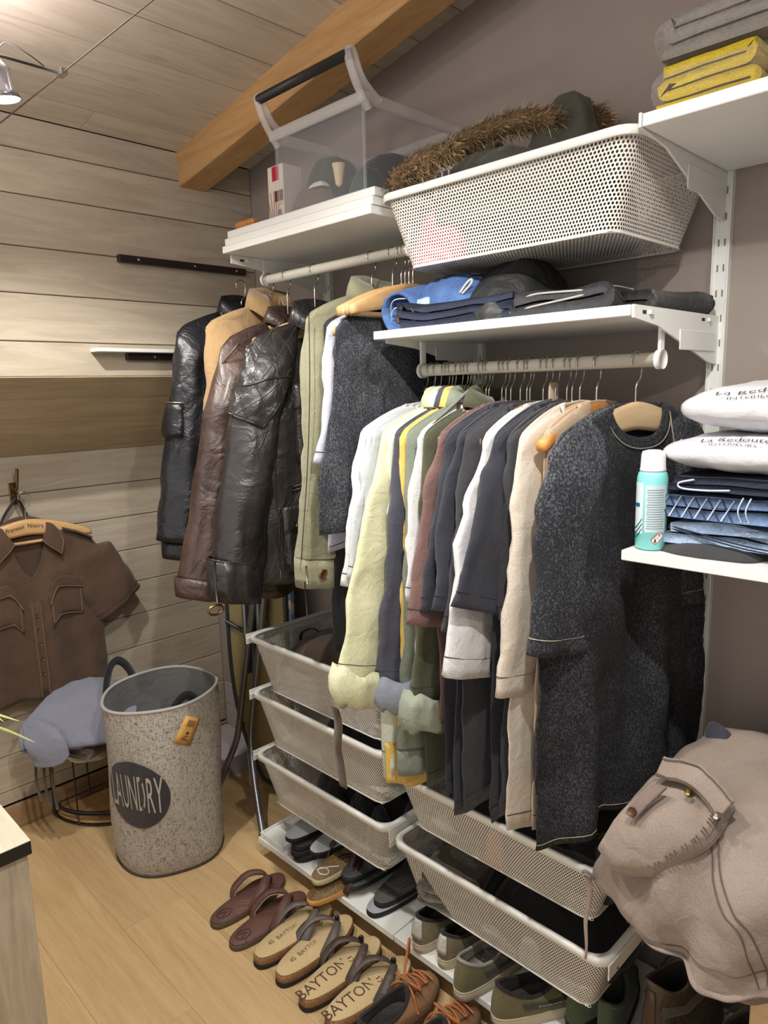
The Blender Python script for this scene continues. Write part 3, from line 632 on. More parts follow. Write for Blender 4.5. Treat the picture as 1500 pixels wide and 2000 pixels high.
# sage shirt flap collar with button
t, fr = FR[7]
G = np.array([[(.022+.01*math.sin(3*a)+.004*b, -.03-.15*a-.02*b, -.045-.075*a**1.2-.055*b) for b in np.linspace(0, 1, 6)] for a in np.linspace(0, 1, 12)])
surf('collar_flap', G, F_['sage'], t, local=True, thick=.005); V, F = tubeVF([(.032, -.085, -.085), (.038, -.085, -.085)], .0105, 18); mk('button', V, F, buttonM, t, local=True)
tube('flap_seam', G[:, 0]+np.array([.004, 0, -.004]), .0012, seamD, t, ns=4, local=True); tube('flap_seam', G[:, 5]+np.array([.004, 0, .004]), .0012, seamD, t, ns=4, local=True)
endband(t, 'cuff', F_['sage'], .06, .0, 1.06)
t, fr = FR[6]
G = np.array([[(-.02+.05*b, -.27+.16*b+.01*math.sin(9*b), -.84-.10*a-.03*math.sin(PI*b)) for b in np.linspace(0, 1, 10)] for a in np.linspace(0, 1, 8)]); surf('hem_fold', G, F_['must'], t, local=True, thick=.003)
hanger('bare orange wooden hanger in front of the cream tee', 1.50, .03, ZM, hang2, bar=True, th=.014, group=None)
hanger('pale wooden hanger holding the front faded black tee', 1.582, -.18, ZM, hang3, bar=False, hw=.19, th=.012, group=None)
t, fr = garment('faded_black_tee', 'faded black oversized tee facing front at right end of the shirt rod', 'shirt', 1.582, ZM, acid, L=.92, hw=.242, hem=.255, th=.034, sl=[(-1, .40, .085, .082, .03, .05, -.0), (1, .38, .08, .075, .03, .0, 0)], seed=51, msl=acidS, fold=.028, rz=-.18, neck=(.088, .085), seam=seamL, nu=90, nv=60)
line('shoulder_seam', t, fr, [(.085, .0), (.10, .10), (.14, .17), (.20, .22)], .006, seamL, .0014); line('side_drape_seam', t, fr, [(-.226, .06), (-.236, .24)], .004, seamL, .0018)
for i, x in enumerate(np.linspace(1.05, 1.49, 9)):
    hanger('bare %s hanger %s' % (['beech', 'orange'][i % 2], ['at the far left of the packed shirt rod', 'between the grey tees', 'behind the sage shirt', 'left of the mauve tee', 'between the mauve and the navy tees', 'between the dark tees', 'left of the bright white tee', 'right of the bright white tee', 'behind the beige tee'][i]), float(x)+.009, 0, ZM, [hang1, hang2][i % 2], bar=False, th=.007, group=None, hw=.18)
box('price_tag', 1.395, 1.397, -.26, -.225, 1.45, 1.505, mat('card', (200, 182, 160), .8)); tag(bpy.data.objects['price_tag'], 'small beige card tag among the hanger hooks', 'tag')

# ================================================================== soft things
def heapG(cx, cy, z0, lx, ly, h, seed, sq=2.6, pw=3.6, rid=.45, rz=0, nr=26, na=72, fr=9):
    G = []
    for i in range(na):
        a = 2*PI*i/na; c, s = math.cos(a), math.sin(a); k = (abs(c)**sq+abs(s)**sq)**(-1/sq); row = []
        for j in range(nr):
            r = j/(nr-1); q = min(r/.86, 1); x = lx*k*c*q; y = ly*k*s*q
            v = Vector((x*fr+seed*3.3, y*fr-seed*1.7, seed)); n1 = noise.noise(v); n2 = 1-abs(noise.noise(v*2.1))*2; n3 = noise.noise(v*4.5)
            f = (1-q**pw) if r <= .86 else 0
            z = h*f*(min(1.12, max(.55, 1+.45*n1+rid*.35*n2+.10*n3))+.07*(1-abs(noise.noise(v*3.3))*3)*rid)*.85+h*.16*(1 if r <= .86 else (1-(r-.86)/.14))*(1 if r <= .86 else 1)
            w = 1+.09*noise.noise(Vector((c*2+seed, s*2, seed*2.)))*q+.03*n3
            X, Y = x*w, y*w; X, Y = X*math.cos(rz)-Y*math.sin(rz), X*math.sin(rz)+Y*math.cos(rz)
            row.append((cx+X, cy+Y, z0+max(0, z)))
        G.append(row)
    return np.array(G)
def heap(name, label, cat, cx, cy, z0, lx, ly, h, m, seed, parent=None, group=None, **k):
    G = heapG(cx, cy, z0, lx, ly, h, seed, **k); o = surf(name, G, m, parent, cu=True, caps=(1,))
    if parent is None: tag(o, label, cat, group)
    elif label: o['label'] = label
    return o
def foldedVF(w, d, layers, t, seed, jit=.006, rnd=None):
    """serpentine folded cloth, folds at +-x, extruded along y"""
    cl = []; hw = w/2
    for i in range(layers):
        z = t*(i+.5); e = hw-(.012*abs(math.sin(seed+i*2.1))) ; dirn = 1 if i % 2 == 0 else -1
        xs = np.linspace(-e*dirn, (e-t*.5)*dirn, 22); cl += [(x, z) for x in xs]
        if i < layers-1:
            for q in np.linspace(-PI/2, PI/2, 7)[1:-1]: cl.append(((e-t*.5)*dirn+dirn*t*.5*math.cos(q), z+t*.5+t*.5*math.sin(q)))
    cl = np.array(cl); T = np.gradient(cl, axis=0); T /= np.linalg.norm(T, axis=1)[:, None]+1e-9; N_ = np.stack([-T[:, 1], T[:, 0]], 1)
    th = t*.42; loop = np.concatenate([cl+N_*th, (cl-N_*th)[::-1]]); ys = np.linspace(-d/2, d/2, 24); G = np.zeros((len(loop), 24, 3))
    for j, y in enumerate(ys):
        G[:, j, 0] = loop[:, 0]; G[:, j, 1] = y; G[:, j, 2] = loop[:, 1]
    e = nzv(G, 14, seed); e2 = nzv(G, 6, seed+4); G[..., 2] += (e*jit+e2*jit*1.2)*np.clip(G[..., 2]/(t*1.), 0, 1); G[..., 0] += nzv(G, 9, seed+9)*jit*1.5; G[..., 1] += e2*jit*2*np.abs(np.sign(G[..., 1]))*(np.abs(G[..., 1])/(d/2))**4
    return G
def folded(name, label, cat, cx, cy, z0, w, d, layers, t, m, seed, rz=0, parent=None, group=None, jit=.006, **k):
    G = foldedVF(w, d, layers, t, seed, jit); c, s = math.cos(rz), math.sin(rz)
    P = np.stack([cx+G[..., 0]*c-G[..., 1]*s, cy+G[..., 0]*s+G[..., 1]*c, z0+np.maximum(G[..., 2], .0005)], -1); o = surf(name, P, m, parent, cu=True, caps=(0, 1), **k)
    if parent is None: tag(o, label, cat, group)
    return o, P
def net(ctrl, nu, nv, amp=.006, fr=12, seed=1):
    Cc = np.array(ctrl, float); A = np.array([smoothpath(Cc[:, j], nu) for j in range(Cc.shape[1])]); B = np.array([smoothpath(A[:, i], nv) for i in range(nu)])
    n1 = nzv(B, fr, seed); n2 = nzv(B, fr*2.7, seed+5); B[..., 2] += amp*n1+amp*.4*n2; B[..., 1] += amp*.9*nzv(B, fr, seed+9)+amp*.3*n2; return B
def pillowG(cx, cy, z0, sx, sy, sz, seed, nx=50, na=40, amp=.006, taper=3.0, fr=22, rz=0):
    G = []
    for i in range(nx):
        u = -1+2*i/(nx-1); f = max(1-abs(u)**taper, 0)**.55; fy = max(1-abs(u)**(taper*2.5), .0)**.3; row = []
        for j in range(na):
            a = 2*PI*j/na; y = -math.cos(a); z = math.sin(a)
            y = np.sign(y)*abs(y)**.75*sy*(.25+.75*fy); z = np.sign(z)*abs(z)**.8*sz*max(f, .03)
            row.append((sx*u, y, z))
        G.append(row)
    G = np.array(G); n1 = nzv(G, fr, seed); n2 = 1-np.abs(nzv(G, fr*1.5, seed+3))*2
    G[..., 2] += amp*(n1+.5*n2)*np.sign(G[..., 2]); G[..., 1] += amp*(n1-.4*n2)*np.sign(G[..., 1])
    c, s = math.cos(rz), math.sin(rz); return np.stack([cx+G[..., 0]*c-G[..., 1]*s, cy+G[..., 0]*s+G[..., 1]*c, z0+sz+G[..., 2]], -1)
def clearmat(key, fac, col, rough, bumps=None):
    m = bpy.data.materials.new(key); m.use_nodes = True; nt = m.node_tree; N = nt.nodes; L = nt.links; b = N['Principled BSDF']
    b.inputs['Base Color'].default_value = (*lin(col), 1); b.inputs['Roughness'].default_value = rough; b.inputs['Specular IOR Level'].default_value = .8
    tr = N.new('ShaderNodeBsdfTransparent'); mx = N.new('ShaderNodeMixShader'); fr = N.new('ShaderNodeLayerWeight'); fr.inputs[0].default_value = .25
    mm = N.new('ShaderNodeMath'); mm.operation = 'MULTIPLY_ADD'; mm.inputs[1].default_value = .35; mm.inputs[2].default_value = fac; mm.use_clamp = True
    L.new(fr.outputs['Facing'], mm.inputs[0]); L.new(mm.outputs[0], mx.inputs[0]); L.new(tr.outputs[0], mx.inputs[1]); L.new(b.outputs[0], mx.inputs[2]); L.new(mx.outputs[0], N['Material Output'].inputs[0])
    if bumps:
        x = N.new('ShaderNodeTexNoise'); x.inputs['Scale'].default_value = bumps; x.inputs['Detail'].default_value = 4; x.inputs['Distortion'].default_value = 1.5
        tc = N.new('ShaderNodeTexCoord'); L.new(tc.outputs['Object'], x.inputs[0]); bp = N.new('ShaderNodeBump'); bp.inputs['Strength'].default_value = 1; bp.inputs['Distance'].default_value = .02
        L.new(x.outputs[0], bp.inputs['Height']); L.new(bp.outputs[0], b.inputs['Normal']); L.new(bp.outputs[0], fr.inputs['Normal'])
    return m
clearP = clearmat('clear_plastic', .07, (225, 228, 235), .05); frost = clearmat('frosted_plastic', .32, (214, 214, 212), .3); film = clearmat('plastic_film', .05, (235, 235, 235), .12, 34)

# --- top shelf -------------------------------------------------------
bx0, bx1, by0, by1, bz = .632, .962, -.362, -.03, 1.9525
t = thing('storage_bin', 'clear plastic storage bin with black grip bar on the stacked boards', 'bin', ((bx0+bx1)/2, (by0+by1)/2, bz))
sp = .006
def wallq(name, a, b, m=clearP, z0=bz, z1=2.15, top=.012):
    V = [(*a, z0), (*b, z0), (*b, z1), (*a, z1)]; return mk(name, V, [[0, 1, 2, 3]], m, t, smooth=False)
for nm, a, b in (('front_wall', (bx0, by0), (bx1, by0)), ('side_wall', (bx1, by0), (bx1, by1)), ('back_wall', (bx1, by1), (bx0, by1)), ('side_wall', (bx0, by1), (bx0, by0))): wallq(nm, a, b)
mk('bottom', [(bx0, by0, bz+.002), (bx1, by0, bz+.002), (bx1, by1, bz+.002), (bx0, by1, bz+.002)], [[0, 1, 2, 3]], clearP, t, smooth=False)
for a in ((bx0-.014, bx1+.014, by0-.014, by0+.001), (bx0-.014, bx1+.014, by1-.001, by1+.012), (bx0-.014, bx0+.001, by0, by1), (bx1-.001, bx1+.014, by0, by1)): box('rim', *a, 2.14, 2.166, frost, t, bev=.004)
for x in (bx0-.006, bx1+.006):
    tube('grip_arm', smoothpath([(x, by0+.01, 2.13), (x, by0-.028, 2.18), (x, by0-.05, 2.232), (x, by0-.035, 2.24), (x, by0-.008, 2.19), (x, by0+.045, 2.155)], 26), .011, frost, t, flat=.55, ns=10)
tube('grip_bar', [(bx0-.004, by0-.045, 2.232), (bx1+.004, by0-.045, 2.232)], .0115, blackP, t, ns=14)
tube('corner_rib', [(bx1, by0, bz), (bx1, by0, 2.14)], .004, clearP, t); tube('corner_rib', [(bx0, by0, bz), (bx0, by0, 2.14)], .004, clearP, t)
tube('foot_rib', [(bx0, by0, bz+.004), (bx1, by0, bz+.004), (bx1, by1, bz+.004)], .004, frost, t)
heap('rolled_sweater', 'dark green sweater bunched inside the clear bin at left', 'clothing', .73, -.25, bz+.006, .075, .085, .125, fab('bottle_green', (62, 74, 66)), 3)
heap('knit_hat', 'brown-grey knit bundle in the front of the clear bin', 'clothing', .72, -.31, bz+.006, .085, .04, .06, fab('taupe_knit', (104, 94, 84)), 5)
heap('navy_garment', 'navy garment bunched at right inside the clear bin', 'clothing', .88, -.18, bz+.006, .075, .12, .11, F_['navy'], 7)
heap('green_bundle', 'small dark green bundle at bottom right of the clear bin', 'clothing', .91, -.30, bz+.006, .042, .05, .06, fab('pine', (34, 62, 48)), 8)
lathe('shuttlecock', [(.004, bz+.04), (.009, bz+.046), (.014, bz+.08), (.017, bz+.092)], .842, -.335, mat('feather', (212, 194, 158), .8), ns=14); tag(bpy.data.objects['shuttlecock'], 'beige cone-shaped shuttlecock behind the front of the clear bin', 'shuttlecock')
heap('paper_scrap', 'crumpled white paper between the clothes in the clear bin', 'paper', .755, -.325, bz+.055, .03, .02, .016, F_['white'], 4)
box('diffuser_box', .505, .575, -.30, -.235, 1.952, 2.115, mat('box_cream', (214, 206, 196), .5), bev=.001); d_ = bpy.data.objects['diffuser_box']; tag(d_, 'white reed diffuser carton with red label left of the clear bin', 'box'); WM['diffuser_box'] = (np.array(d_.location), 0)
box('red_label', .527, .557, -.3012, -.3, 2.075, 2.112, mat('label_red', (176, 32, 52), .5), d_, bev=0); box('brown_label', .535, .572, -.3012, -.3, 2.02, 2.048, mat('label_brown', (98, 52, 38), .5), d_, bev=0); box('beige_label', .535, .572, -.3011, -.3, 2.008, 2.02, mat('label_beige', (206, 176, 140), .5), d_, bev=0)
for k in range(5): box('printed_reed', .52+.005*k, .5212+.005*k, -.3012, -.3, 1.965, 2.05, mat('reed', (140, 98, 70), .6), d_, bev=0, rot=('Y', (k-2)*.12, (.532, -.3, 1.965)))
box('printed_jar', .548, .562, -.3012, -.3, 1.975, 1.998, mat('jar_print', (90, 60, 50), .5), d_, bev=0)
box('wooden_block', .452, .54, -.385, -.36, 1.952, 1.969, hang2, bev=.006); tag(bpy.data.objects['wooden_block'], 'orange wooden hanger end lying in front of the diffuser carton', 'wood')
t = thing('printed_card', 'white leaflet with small pictures and lines behind the clear bin', 'card', (1.04, -.13, 1.93)); box('sheet', .975, 1.12, -.131, -.13, 1.935, 2.04, mat('paper', (216, 214, 208), .6), t, bev=0)
for k in range(6): box('small_picture', .981+.022*k, .996+.022*k, -.132, -.131, 2.012, 2.03, mat('print_grey', (84, 86, 84), .6), t, bev=0)
V, F = join([boxVF(.981, 1.11, -.132, -.131, 1.94+.0075*k, 1.9435+.0075*k) for k in range(8)]); mk('printed_lines', V, F, MC['print_grey'], t, smooth=False)
# coat with fur in the big basket
t = thing('parka', 'grey-green quilted parka with brown fur hood trim heaped in the top basket', 'coat', (1.22, -.2, 1.77))
coatM = fab('parka_grey', (74, 74, 66), (56, 56, 50)); furM = mat('fur', (132, 108, 76), .9, 'fabric', (58, 44, 30), scale=5)
heap('coat_body', None, None, 1.20, -.21, 1.772, .10, .105, .225, coatM, 11, parent=t, rid=.6)
heap('coat_front', None, None, 1.25, -.25, 1.84, .16, .10, .135, coatM, 12, parent=t, rid=.8)
heap('hood', None, None, 1.35, -.14, 1.80, .12, .10, .27, coatM, 14, parent=t, rid=.3)
fp = [smoothpath([(1.055, -.365, 1.945), (1.10, -.345, 1.98), (1.16, -.30, 2.005), (1.22, -.26, 2.035), (1.30, -.22, 2.05), (1.36, -.19, 2.04)], 30), smoothpath([(1.27, -.12, 2.055), (1.34, -.10, 2.085), (1.40, -.09, 2.06), (1.43, -.1, 2.01)], 20), smoothpath([(1.16, -.385, 1.945), (1.19, -.39, 1.968), (1.24, -.385, 1.972)], 10)]
for i, (p, r) in enumerate(zip(fp, (.021, .014, .010))):
    V, F = tubeVF(p, r, 12); mk('fur_trim', V, F, furM, t)
    for hm_, mh in enumerate((furM, mat('fur_tip', (196, 172, 130), .9))):
        HV = []; HF = []
        for k in range([4200, 1800, 900][i]//(1+hm_)):
            q = p[R.randint(len(p))]+R.randn(3)*.005; d = R.randn(3); d /= np.linalg.norm(d); b = q+d*r*.75; e = q+d*(r+.004+.012*R.rand())+np.array([.010, 0, -.006]); s_ = np.cross(d, R.randn(3)); s_ *= .0012/np.linalg.norm(s_)
            o = len(HV); HV += [b-s_, b+s_, e]; HF.append([o, o+1, o+2])
        mk('fur_hair', HV, HF, mh, t, smooth=False, kind='stuff')
heap('black_sweater', 'black knit bunched at right inside the top mesh basket', 'clothing', 1.45, -.20, 1.772, .09, .10, .19, F_['blk'], 17)
heap('pink_cloth', 'pink cloth showing through the front of the top mesh basket', 'clothing', 1.155, -.325, 1.772, .07, .026, .10, fab('pink', (224, 138, 148)), 19)
# wrapped textiles
def wrapped(label, cx, cy, z0, w, d, h, m, seed, layers, rz=0):
    t = thing('wrapped_textile', label, 'textile', (cx, cy, z0)); folded('folded_cloth', None, None, cx, cy, z0+.003, w*.9, d*.9, layers, (h-.008)/layers, m, seed, rz, parent=t, jit=.003)
    surf('plastic_film', pillowG(cx, cy, z0, w/2*1.05, d/2, h/2*1.06, seed, amp=.003, taper=9), film, t, cv=True, caps=())
wrapped('yellow textile folded in clear plastic wrap on the top right shelf', 1.725, -.245, 1.9305, .175, .23, .083, fab('bright_yellow', (214, 190, 40), (190, 160, 24)), 3, 4)
wrapped('grey textile in clear plastic wrap lying on the yellow one', 1.735, -.235, 2.016, .20, .23, .075, fab('wrapped_grey', (150, 146, 138), (120, 116, 108)), 6, 3)
heap('brown_cloth', 'rust brown cloth at right end of the top right shelf', 'clothing', 1.875, -.28, 1.9305, .055, .09, .07, fab('rust', (150, 96, 56)), 9)

# --- jeans shelf ------------------------------------------------------
den1 = mat('blue_denim', (82, 118, 172), .9, 'denim', (34, 52, 96)); den2 = mat('indigo_denim', (40, 48, 72), .9, 'denim', (20, 24, 40)); den3 = mat('light_denim', (178, 196, 218), .9, 'denim', (96, 124, 164)); den4 = mat('mid_denim', (112, 140, 180), .9, 'denim', (48, 66, 104)); denB = mat('black_denim', (62, 62, 66), .9, 'denim', (26, 26, 30))
waxed = mat('waxed_black', (44, 46, 46), .45, 'leather', (26, 27, 28))
t = thing('blue_jeans', 'crumpled blue jeans with brown leather belt on the jeans shelf', 'jeans', (1.18, -.22, 1.632))
folded('leg_fold', None, None, 1.20, -.22, 1.633, .30, .28, 3, .018, den2, 5, .12, parent=t, jit=.008)
heap('seat_fold', None, None, 1.155, -.235, 1.668, .12, .12, .075, den1, 23, parent=t, rid=.7)
G = np.array([[(1.055+.05*math.cos(a)+b*.03, -.31-.055+.10*b, 1.674+.04*math.sin(a)+.03*b) for b in np.linspace(0, 1, 8)] for a in np.linspace(.1, 4.9, 26)]); G += nzv(G, 30, 2)[..., None]*.004
surf('waist_roll', G, den1, t, thick=.006)
heap('light_lining', None, None, 1.118, -.335, 1.65, .035, .025, .05, den3, 25, parent=t)
for k, x in enumerate((1.088, 1.125)):
    G = np.array([[(x+.002*k+.027*math.cos(a)+.012*b, -.372+.010*k+.05*b, 1.658+.024*math.sin(a)-.008*b) for b in np.linspace(0, 1, 4)] for a in np.linspace(-.6, 3.6, 18)]); surf('belt', G, mat('belt_leather', (76, 52, 46), .35, 'leather', (54, 36, 32)), t, thick=.0035)
for y_, z_ in ((-.364, 1.682), (-.366, 1.70)): tube('seam', smoothpath([(1.02, y_+.02, z_-.03), (1.05, y_, z_), (1.11, y_+.02, z_-.005), (1.17, y_+.04, z_-.03)], 20), .0012, mat('pale_thread', (190, 200, 215), .8), t, ns=5)
t = thing('waxed_jeans', 'black waxed jeans with grey loop label lying over the blue jeans', 'jeans', (1.27, -.2, 1.635))
heap('folded_legs', None, None, 1.275, -.20, 1.634, .115, .15, .125, waxed, 27, parent=t, rid=.3, fr=5)
tube('loop_label', smoothpath([(1.217, -.335, 1.70), (1.228, -.325, 1.72), (1.236, -.318, 1.728), (1.236, -.32, 1.718), (1.222, -.333, 1.698)], 18), .0025, mat('grey_loop', (170, 170, 164), .6), t)
t = thing('black_jeans', 'faded black jeans folded flat at right on the jeans shelf', 'jeans', (1.46, -.22, 1.632))
_, P = folded('leg_fold', None, None, 1.455, -.205, 1.632, .22, .30, 2, .024, denB, 11, .1, parent=t, jit=.008)
folded('leg_fold', None, None, 1.55, -.15, 1.632, .16, .22, 2, .021, F_['blk'], 13, -.1, parent=t, jit=.007)
for k in (0, 1): tube('leg_seam', smoothpath([(1.36+.01*k, -.352, 1.645+.02*k), (1.42, -.356, 1.652+.022*k), (1.50, -.352, 1.66+.012*k), (1.545, -.34, 1.668+.004*k)], 26), .002, mat('fray', (160, 158, 154), .9), t, ns=5)
tube('waistband', smoothpath([(1.545, -.345, 1.637), (1.552, -.338, 1.66), (1.54, -.28, 1.682), (1.535, -.18, 1.684)], 16), .0016, MC['fray'], t, ns=5)

# --- right shelf -------------------------------------------------------
zs = 1.2035
t = thing('spray_can', 'turquoise spray can with white cap at left end of the right shelf', 'can', (1.668, -.352, zs))
cx, cy, r = 1.668, -.352, .0265
lathe('body', [(.022, zs), (r, zs+.004), (r, zs+.128), (.0245, zs+.137), (.021, zs+.142)], cx, cy, mat('turquoise', (132, 214, 212), .3, coat=.3), t, ns=36)
lathe('cap', [(.0225, zs+.141), (.0225, zs+.145), (.0215, zs+.146), (.0205, zs+.170), (.0185, zs+.176), (.010, zs+.1785), (.003, zs+.1775)], cx, cy, mat('cap_white', (226, 226, 228), .35), t, ns=32)
def cyl(a0, a1, z0, z1, rr, name, m, n=12):
    G = np.array([[(cx+rr*math.cos(a), cy+rr*math.sin(a), z) for z in np.linspace(z0, z1, 3)] for a in np.linspace(a0, a1, n)]); return surf(name, G, m, t)
A = math.radians
cyl(A(-150), A(-98), zs+.03, zs+.122, r+.0004, 'front_label', mat('label_white', (208, 222, 226), .35)); tl = cyl(A(-90), A(-8), zs+.034, zs+.118, r+.0004, 'text_label', mat('label_pale', (190, 208, 212), .35))
V, F = [], []
fine = [(-84+2*(k % 3), -14-(k*7 % 9), .040+.0043*k) for k in range(17)]
VF = []
for a0, a1, z in fine:
    q = [[(cx+(r+.0008)*math.cos(a), cy+(r+.0008)*math.sin(a), zs+z+dz) for dz in (0, .0014)] for a in np.linspace(A(a0), A(a1), 8)]; VF.append((np.array(q).reshape(-1, 3), gridF(8, 2).tolist()))
V, F = join(VF); mk('fine_print', V, F, mat('print_soft', (128, 150, 158), .5), tl, smooth=False)
cyl(A(-140), A(-112), zs+.078, zs+.085, r+.0008, 'blue_mark', mat('teal_dark', (24, 96, 116), .4)); 
for k in range(3):
    G = np.array([[(cx+(r+.0009)*math.cos(a), cy+(r+.0009)*math.sin(a), zs+.018+.009*k+.02*((a-A(-150))/A(50))**2+dz) for dz in (0, .003)] for a in np.linspace(A(-150), A(-100), 10)]); surf('wave_stripe', G, MC['teal_dark'], t)
def canp(a, z): return (cx+(r+.0012)*math.cos(a), cy+(r+.0012)*math.sin(a), zs+z)
for k, (da, dz) in enumerate(((0, 0), (15, .0075))):
    a0 = -48+da; z0 = .020+dz; h_ = .0085; w_ = 18
    V = [canp(A(a0-w_), z0), canp(A(a0), z0-h_), canp(A(a0+w_), z0), canp(A(a0), z0+h_)]; mk('hazard_diamond', V, [[0, 1, 2, 3]], mat('haz_red', (200, 90, 84), .5), t, smooth=False)
    V = [tuple(np.array(v)*.8+np.array(V).mean(0)*.2+np.array([.0004, -.0006, 0])) for v in V]; mk('diamond_face', V, [[0, 1, 2, 3]], mat('label_white2', (236, 232, 228), .5), t, smooth=False)
    if k == 0: tube('flame_mark', [tuple(np.array(canp(A(a0), z0-.003))+[0, -.0012, 0]), tuple(np.array(canp(A(a0), z0+.003))+[0, -.0012, 0])], [.0022, .0006], slotM, t, ns=6)
    else: tube('exclamation_mark', [tuple(np.array(canp(A(a0), z0-.001))+[0, -.0012, 0]), tuple(np.array(canp(A(a0), z0+.004))+[0, -.0012, 0])], [.0005, .001], slotM, t, ns=6)
tag(surf('dark_cloth', heapG(1.765, -.30, zs, .095, .075, .022, 31, rid=.3, rz=.0), F_['dgrey'], None, cu=True, caps=(1,)), 'flat dark grey cloth under the lightest jeans', 'clothing')
t = thing('light_jeans', 'light bleached blue jeans, lowest pair in the right shelf stack', 'jeans', (1.87, -.2, zs+.012)); _, P = folded('denim_fold', None, None, 1.88, -.20, zs+.014, .40, .30, 2, .021, den3, 15, .0, parent=t, jit=.008)
for k in (0, 1): tube('seam', smoothpath([(1.70, -.352, zs+.046-.004*k), (1.76, -.357, zs+.038-.005*k), (1.84, -.357, zs+.026-.005*k), (1.95, -.354, zs+.020-.005*k)], 24), .0014, den2, t, ns=5)
t = thing('patched_jeans', 'mid blue jeans with diamond stitching, middle of the right shelf stack', 'jeans', (1.87, -.2, zs+.06)); folded('denim_fold', None, None, 1.88, -.20, zs+.060, .41, .30, 2, .023, den4, 17, .01, parent=t, jit=.007)
for k in range(6):
    x = 1.68+.022*k; tube('diamond_stitch', [(x, -.356, zs+.064), (x+.02, -.358, zs+.10)], .0013, MC['pale_thread'], t, ns=5); tube('diamond_stitch', [(x, -.356, zs+.10), (x+.02, -.358, zs+.064)], .0010, den2, t, ns=5)
for k in (0, 1): tube('side_seam', smoothpath([(1.82+.012*k, -.352, zs+.065), (1.817+.012*k, -.36, zs+.085), (1.822+.012*k, -.352, zs+.106)], 10), .0014, MC['pale_thread'], t, ns=5)
t = thing('indigo_jeans', 'dark indigo jeans directly under the white parcels', 'jeans', (1.87, -.2, zs+.108)); folded('denim_fold', None, None, 1.89, -.20, zs+.109, .40, .29, 2, .0135, den2, 19, .0, parent=t, jit=.004)
tube('hem_seam', smoothpath([(1.74, -.35, zs+.13), (1.715, -.352, zs+.123), (1.72, -.352, zs+.114), (1.76, -.352, zs+.113), (1.80, -.352, zs+.116)], 18), .0018, MC['pale_thread'], t, ns=5)
polyM = mat('white_poly', (204, 204, 210), .38, bump=(26, .8, .006)); inkM = mat('ink', (50, 50, 54), .6)
def parcel(label, cx, cy, z0, sx, sy, sz, seed, a0, tx, size):
    t = thing('parcel', label, 'parcel', (cx, cy, z0)); G = pillowG(cx, cy, z0, sx, sy, sz, seed, amp=.0035, taper=3.2); bg = surf('bag', G, polyM, t, cv=True)
    def fn(s0):
        def f(x, y):
            u = min(max((tx+x-cx)/sx, -.98), .98); a = a0+(s0+y)/(sz*2.4); i = (u+1)/2*49; j = a/(2*PI)*40; i0 = int(i); j0 = int(j); fi, fj = i-i0, j-j0
            p = (G[i0, j0 % 40]*(1-fi)+G[min(i0+1, 49), j0 % 40]*fi)*(1-fj)+(G[i0, (j0+1) % 40]*(1-fi)+G[min(i0+1, 49), (j0+1) % 40]*fi)*fj
            return p+np.array([0, -math.cos(a), math.sin(a)])*.0045
        return f
    textO('print', 'La Redoute', size, fn(.0), inkM, bg, sx=1.15); textO('print', '- INTERIEURS -', size*.55, fn(-size*.95), inkM, bg, sx=1.25)
    tube('bag_tip', [(cx-sx*1.06, cy-.03, z0+sz), (cx-sx*.97, cy-.02, z0+sz)], [.001, .006], polyM, t, flat=3.)
parcel('white poly mailer parcel lying directly on the indigo jeans', 1.865, -.22, zs+.137, .20, .14, .036, 3, .62, 1.80, .021)
parcel('topmost white poly mailer parcel of the right shelf stack', 1.885, -.21, zs+.207, .195, .14, .044, 8, .5, 1.83, .025)

# --- basket contents ----------------------------------------------------
brM = fab('mocha', (98, 80, 66), (64, 52, 44)); gy = fab('stone_grey', (98, 94, 84), (74, 70, 62))
for k, (x, y, z, w_, d_, l, c, s, lab) in enumerate([(.61, -.20, .590, .28, .22, 4, brM, 3, 'dark mocha trousers folded at left in the top left basket'), (.80, -.20, .590, .24, .20, 4, gy, 5, 'stone brown trousers folded at right in the top left basket')]):
    folded('folded_trousers', lab, 'trousers', x, y, z, w_, d_, l, .030, c, s, .2-.3*k, jit=.012)
heap('trousers', 'crumpled brown trousers on top of the folded ones in the top left basket', 'trousers', .71, -.21, .69, .235, .155, .07, brM, 6, rid=1.)
tag(tube('dark_strap', smoothpath([(.52, -.27, .70), (.51, -.26, .745), (.545, -.24, .765), (.57, -.22, .735), (.56, -.2, .70)], 24), .007, F_['blk'], flat=.4), 'black strap loop standing up in the top left basket', 'strap')
heap('black_clothes', 'black clothes heaped in the second left basket', 'clothing', .76, -.20, .397, .18, .14, .13, F_['blk'], 33)
heap('black_clothes', 'black clothes filling the lowest left basket behind the socks', 'clothing', .72, -.17, .196, .23, .11, .13, F_['blk'], 35)
for k, (x, y, z, s) in enumerate([(.80, -.29, .29, .048), (.885, -.30, .27, .040), (.70, -.30, .26, .036), (.945, -.22, .29, .04)]):
    G = heapG(x, y, z-.05, s, s*.9, .10, 40+k, pw=2.2, rid=.3, fr=14); tag(surf('rolled_socks', G, fab('sock_navy', (34, 38, 50), (22, 24, 32)), None, cu=True, caps=(1,)), ['large dark sock ball in the lowest left basket, middle', 'dark sock ball in right corner of the lowest left basket', 'dark sock ball left of the large one, lowest left basket', 'dark sock ball at the back right of the lowest left basket'][k], 'socks')
heap('black_clothes', 'black clothes heaped in the upper right lower-stack basket', 'clothing', 1.33, -.20, .394, .24, .14, .13, F_['blk'], 37)
t = thing('black_shirt', 'black tee with gold letters folded in the upper right basket', 'shirt', (1.53, -.27, .42)); folded('folded_body', None, None, 1.52, -.24, .42, .17, .2, 3, .03, F_['blk'], 39, .1, parent=t, jit=.005)
